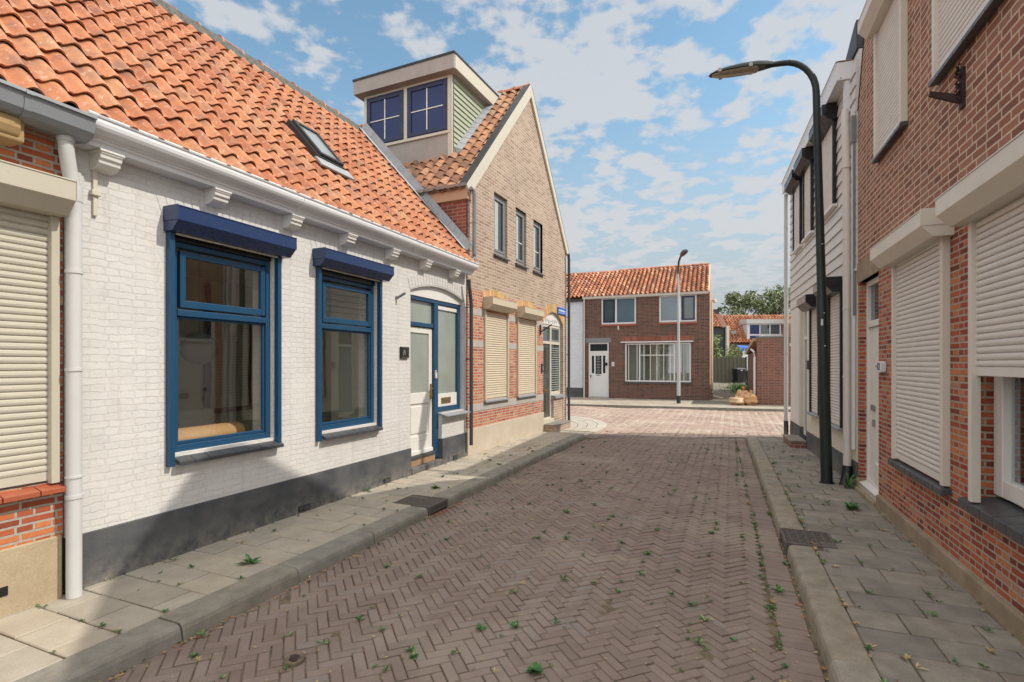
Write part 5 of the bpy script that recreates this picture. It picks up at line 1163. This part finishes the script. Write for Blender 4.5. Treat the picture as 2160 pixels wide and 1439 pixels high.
t = B(); t.box(0, 4.0, 0, 5, 0, 5.0); t.obj('wall', 'slate', BH2); bgroof(BH2, -.5, -.2, 5.0, 3.9, 1.8, 1.6, 23); t = B(); t.poly([(-.5, -.15, 4.95), (3.9, -.15, 4.95), (3.9, 1.7, 6.6), (-.5, 1.7, 6.6)]); t.obj('roof_deck', 'wood_dark', BH2)
t = B(); t.box(3.0, 3.8, 1.4, 2.2, 6.0, 6.75); t.obj('chimney', 'tar', BH2); t = B(); t.box(3.7, 3.95, -.3, -.05, 2, 5.1); t.obj('corner_board', 'cream_trim', BH2)
BH3 = thing('terraced_house', 'taller distant house whose bright tiled roof edge shows beside the clad house', 'house', (24.75, 44.5, 0), 0)
t = B(); t.box(0, 4, 0, 4, 0, 5.2); t.obj('wall', 'brick_h2low', BH3); bgroof(BH3, -.1, -.2, 5.1, 4, 1.8, 2.2, 24)
AW = thing('garden_awning', 'blue and white garden awning behind the board fence', 'awning', (16.3, 37.0, 2.45), 0)
t = B(); t.poly([(-.1, 0, .35), (1.3, 0, .2), (1.2, 1, .5), (0, 1, .6)]); t.box(-.1, 1.3, -.02, .0, .12, .36); t.obj('awning_top', 'streetblue', AW); t = B(); t.poly([(0, -.03, -.45), (1.2, -.03, -.2), (1.2, -.03, .12), (.05, -.03, .12)]); t.poly([(0, -.0, -.45), (.05, 0, .12), (1.2, 0, .12), (1.2, 0, -.2)]); t.obj('awning_cloth', 'letter', AW); t = B(); t.tube([(0, .3, -2.4), (0, .3, .4)], .03, 6); t.obj('awning_pole', 'lampgrey', AW)

# ------------------------------------------------------------ trees
def leaves(b, rnd, c, rad, n, ls, flat=1.0, droop=0):
    for _ in range(n):
        while True:
            p = Vector((rnd.uniform(-1, 1), rnd.uniform(-1, 1), rnd.uniform(-1, 1)))
            if p.length < 1: break
        p = Vector(c)+Vector((p.x*rad[0], p.y*rad[1], p.z*rad[2]))
        d = Vector((rnd.gauss(0, 1), rnd.gauss(0, 1), rnd.gauss(0, .6)-droop)).normalized(); s_ = d.cross(Vector((rnd.gauss(0, 1), rnd.gauss(0, 1), rnd.gauss(0, 1)))).normalized()
        l = ls*rnd.uniform(.6, 1.3); w_ = l*.32
        b.F([b.V(p-d*l*.5), b.V(p+s_*w_*.5), b.V(p+d*l*.5), b.V(p-s_*w_*.5)])
def tree(x, y, h, r, label, seed, nclump=30, per=130, ls=.42, mat='tree_leaf', name='tree'):
    rnd = random.Random(seed); o = thing(name, label, 'tree', (x, y, 0), 0, 'trees behind the far roofs' if name == 'tree' else None)
    t = B(); t.tube([(0, 0, -.2), (.05, .05, h*.25), (.1, 0, h*.5), (.2, .1, h*.8)], [h*.035, h*.028, h*.02, h*.008], 8); cr = B()
    for k in range(nclump):
        a = rnd.uniform(0, 2*math.pi); u = rnd.random(); zz_ = h*(.42+.56*u); rr_ = r*math.sqrt(max(.05, 1-((u-.42)/.6)**2))*rnd.uniform(.35, 1.0)
        c = (rr_*math.cos(a), rr_*math.sin(a), zz_); s_ = rnd.uniform(.55, 1.1)*r*.34
        if k % 2 == 0: t.tube([(.1, 0, zz_*.62), (c[0]*.5, c[1]*.5, zz_*.85), c], [h*.012, h*.008, h*.003], 5)
        leaves(cr, rnd, c, (s_, s_, s_*.85), per, ls, droop=.5)
    t.obj('trunk', 'bark', o); cr.obj('crown', mat, o)
tree(26.3, 60, 9.9, 2.9, 'loose grey-green willow, left one behind the orange roof', 31, 54, 80)
tree(30.6, 60, 10.4, 3.0, 'taller grey-green willow, right one behind the orange roof', 32, 62, 80)
tree(22.9, 58, 8.2, 1.2, 'slim tree top just right of the maroon house', 33, 12, 90, .35)
sb = thing('shrub', 'pale variegated shrub leaning over the board fence', 'shrub', (14.0, 35.3, .5), 0); rnd = random.Random(40); cr = B(); st = B()
for k in range(44):
    a = rnd.uniform(0, 6.28); c = (rnd.uniform(-1.7, 1.5), rnd.uniform(-.8, .8), rnd.uniform(.4, 2.9)); c = (c[0], c[1], c[2]*(1-.12*abs(c[0]+.6)))
    leaves(cr, rnd, c, (.42, .42, .35), 110, .2); st.tube([(c[0]*.2, c[1]*.2, 0), c], [.03, .01], 5)
st.obj('stems', 'bark', sb); cr.obj('foliage', 'bush_leaf', sb)
gr = B(); rnd = random.Random(41)
for k in range(900):
    x = rnd.gauss(0, .55); y = rnd.gauss(0, 1.3); X, Y = 12.35+x+.30*y, 28.0+y; z = az(Y); h = rnd.uniform(.12, .42)*max(.3, 1-abs(x)); a = rnd.uniform(0, 6.28); w_ = .02
    dx, dy = rnd.gauss(0, .08), rnd.gauss(0, .08)
    gr.poly([(X-w_*math.cos(a), Y-w_*math.sin(a), z), (X+w_*math.cos(a), Y+w_*math.sin(a), z), (X+dx, Y+dy, z+h)])
tag(gr.obj('grass', 'weed'), 'bright green grass tuft growing in the alley', 'grass', kind='stuff')

# ------------------------------------------------------------ weeds, dead leaves
def tuft(b, x, y, z, r, n, rnd, up=.5, w=.22, spread=1.0):
    for k in range(n):
        a = rnd.uniform(0, 6.283); l = r*rnd.uniform(.5, 1.1); e = rnd.uniform(.1, up)
        dx, dy = math.cos(a)*l*math.cos(e), math.sin(a)*l*math.cos(e); dz = math.sin(e)*l; px, py = -math.sin(a)*l*w, math.cos(a)*l*w
        b.F([b.V((x, y, z+.001)), b.V((x+dx*.5+px, y+dy*.5+py, z+dz*.7+.004)), b.V((x+dx, y+dy, z+dz*.8+.003)), b.V((x+dx*.5-px, y+dy*.5-py, z+dz*.7+.002))])
rnd = random.Random(50); wd = B(); dg = B(); dl = B()
def surf(X, Y):
    hx, hy = inv('H1', X, Y); kx, ky = inv('K', X, Y)
    if hx < 9.7 and hy > -1.19: return .0 if hy < .0 else None
    if Y < 12 and ky > 0: return .0 if ky < 1.0 else None
    return road_z(X, Y)
CL = [c for c in CORN if 2.3 < c[1] < 13.5 and in_road(*c) and abs(c[0]/c[1]) < 1.05]
SL = [c for c in SC if 2.4 < c[1] < 11 and abs(c[0]/c[1]) < 1.05]
n = 0
while n < 1150:
    Y = 2.5+abs(rnd.gauss(0, 1))*4.2; X = rnd.uniform(-3.4, 6)
    z = surf(X, Y)
    if z is None or Y > 17 or abs(X/Y) > 1.05: continue
    z += .0; hx, hy = inv('H1', X, Y); kx, ky = inv('K', X, Y)
    if hy > -1.2 and rnd.random() < .45: continue
    n += 1
    if z < -.02: X, Y = rnd.choice(CL); z = surf(X, Y)
    else:
        X, Y = rnd.choice(SL); z = surf(X, Y)
    if z is None: continue
    z += .003; s_ = rnd.choice((.014, .018, .024, .03, .036, .052))
    if ky > -.3 and rnd.random() < .5: s_ *= 1.3
    c = rnd.random()
    if c < .62: tuft(wd, X, Y, z, s_, rnd.randint(5, 12), rnd, .7, .2)
    elif c < .95: tuft(dg, X, Y, z, s_*1.1, rnd.randint(3, 8), rnd, .35, .08)
# rows along the joint beside the right gutter strip, kerb feet and wall feet
for k in range(2600):
    Y = 2.5+rnd.random()**1.3*9; X = rnd.uniform(-2.6, 4.8)
    z = surf(X, Y)
    if z is None or z > -.02 or abs(X/Y) > 1.05: continue
    X, Y = rnd.choice(CL); z = surf(X, Y) or ZR
    tuft(dg, X, Y, z+.004, rnd.uniform(.008, .020), rnd.randint(2, 4), rnd, .3, .25)
for k in range(170):
    x = rnd.uniform(.3, 10); X, Y = LW('K', x, -RW+rnd.gauss(0, .012)); tuft(wd if rnd.random() < .75 else dg, X, Y, road_z(X, Y), rnd.uniform(.012, .05)*rnd.random()+.01, 8, rnd, .8, .18)
for k in range(110):
    x = rnd.uniform(-1.5, 9.5); X, Y = LW('H1', x, -1.22+rnd.gauss(0, .01)); tuft(dg if rnd.random() < .6 else wd, X, Y, road_z(X, Y), rnd.uniform(.012, .035), 7, rnd, .9, .12)
for k in range(80):
    x = rnd.uniform(-.5, 5.8); X, Y = LW('H1', x, -.03+rnd.gauss(0, .01)); tuft(dg if rnd.random() < .5 else wd, X, Y, 0, rnd.uniform(.012, .03), 7, rnd, .9, .12)
for k in range(90):
    x = rnd.uniform(.2, 5); X, Y = LW('R12', x, -.05+rnd.gauss(0, .015)); tuft(dg if rnd.random() < .6 else wd, X, Y, 0, rnd.uniform(.012, .035), 7, rnd, .9, .1)
for k in range(60):
    x = rnd.uniform(4.5, 10); y = rnd.choice((.205, .21, rnd.uniform(.2, 1))); X, Y = LW('K', x, y); tuft(dg if rnd.random() < .4 else wd, X, Y, 0, rnd.uniform(.02, .05), 9, rnd, .6, .16)
tag(wd.obj('weeds', 'weed'), 'small green weeds sprouting from the paving joints', 'weeds', kind='stuff')
tag(dg.obj('dry_grass', 'drygrass'), 'dry straw-coloured grass in the paving joints', 'dry grass', kind='stuff')
def leaf(b, X, Y, z, s_):
    a = rnd.uniform(0, 6.28); c, s = math.cos(a), math.sin(a); cu = rnd.uniform(.2, .6)*s_
    pts = [(-1, 0, cu), (-.3, -.45, 0), (.5, -.4, 0), (1, 0, cu), (.5, .4, .3*cu), (-.3, .45, .3*cu)]
    b.F([b.V((X+(p[0]*c-p[1]*s)*s_, Y+(p[0]*s+p[1]*c)*s_, z+p[2]+.003)) for p in pts])
for k in range(150):
    t_ = rnd.random()
    if t_ < .4: X, Y = LW('H1', rnd.uniform(2.85, 3.5), -1.22-abs(rnd.gauss(0, .035)))
    elif t_ < .7: X, Y = LW('H1', rnd.uniform(-1.6, 1.2), -1.22-abs(rnd.gauss(0, .02)))
    elif t_ < .9: X, Y = LW('K', rnd.uniform(6.8, 9.8), -.02-abs(rnd.gauss(0, .02)))
    else: X, Y = LW('R12', rnd.uniform(1, 3.5), -.06-abs(rnd.gauss(0, .02)))
    z = surf(X, Y); leaf(dl, X, Y, (z if z is not None else 0)+.003, rnd.uniform(.010, .022))
tag(dl.obj('dead_leaves', 'deadleaf'), 'brown dead leaves gathered along the kerbs', 'leaves', kind='stuff')
def plant(X, Y, r, label, nl=16, up=.7, w=.2, mat='weed', cat='weed', name='weed_plant'):
    z = surf(X, Y) or 0; t = B(); tuft(t, 0, 0, 0, r, nl, rnd, up, w); tuft(t, 0, 0, .004, r*.5, nl//2, rnd, 1.2, w)
    tag(t.obj(name, mat, loc=(X, Y, z)), label, cat)
plant(-2.17, 4.30, .11, 'large green dandelion on the left pavement below the first blue window', 16, 1.0, .16)
plant(.13, 2.93, .075, 'leafy green weed rosette at the bottom centre of the road', 24, .7, .26)
plant(-.58, 3.06, .045, 'small green weed in the road right of the valve cover', 16, .8, .24)
plant(.02, 3.42, .05, 'pale green broad-leaved weed in the road above the bottom rosette', 12, .7, .28)
plant(2.05, 4.02, .07, 'bright green weed in the joint line beside the right gutter strip', 12, 1.1, .2)
plant(-1.01, 6.92, .09, 'green weed on the left pavement just beyond the street drain', 22, .6, .14)
plant(3.86, 5.92, .12, 'bushy green weed at the foot of the white door numbered 12', 30, .8, .18)
X, Y = LW('R12', .06, -.12); t = B(); tuft(t, 0, 0, 0, .27, 22, rnd, 1.5, .03); tuft(t, 0, 0, 0, .12, 20, rnd, .9, .1)
tag(t.obj('tall_weed', 'weed', loc=(X, Y, 0)), 'tall grassy weed growing between the white downpipe and door 12', 'weed')
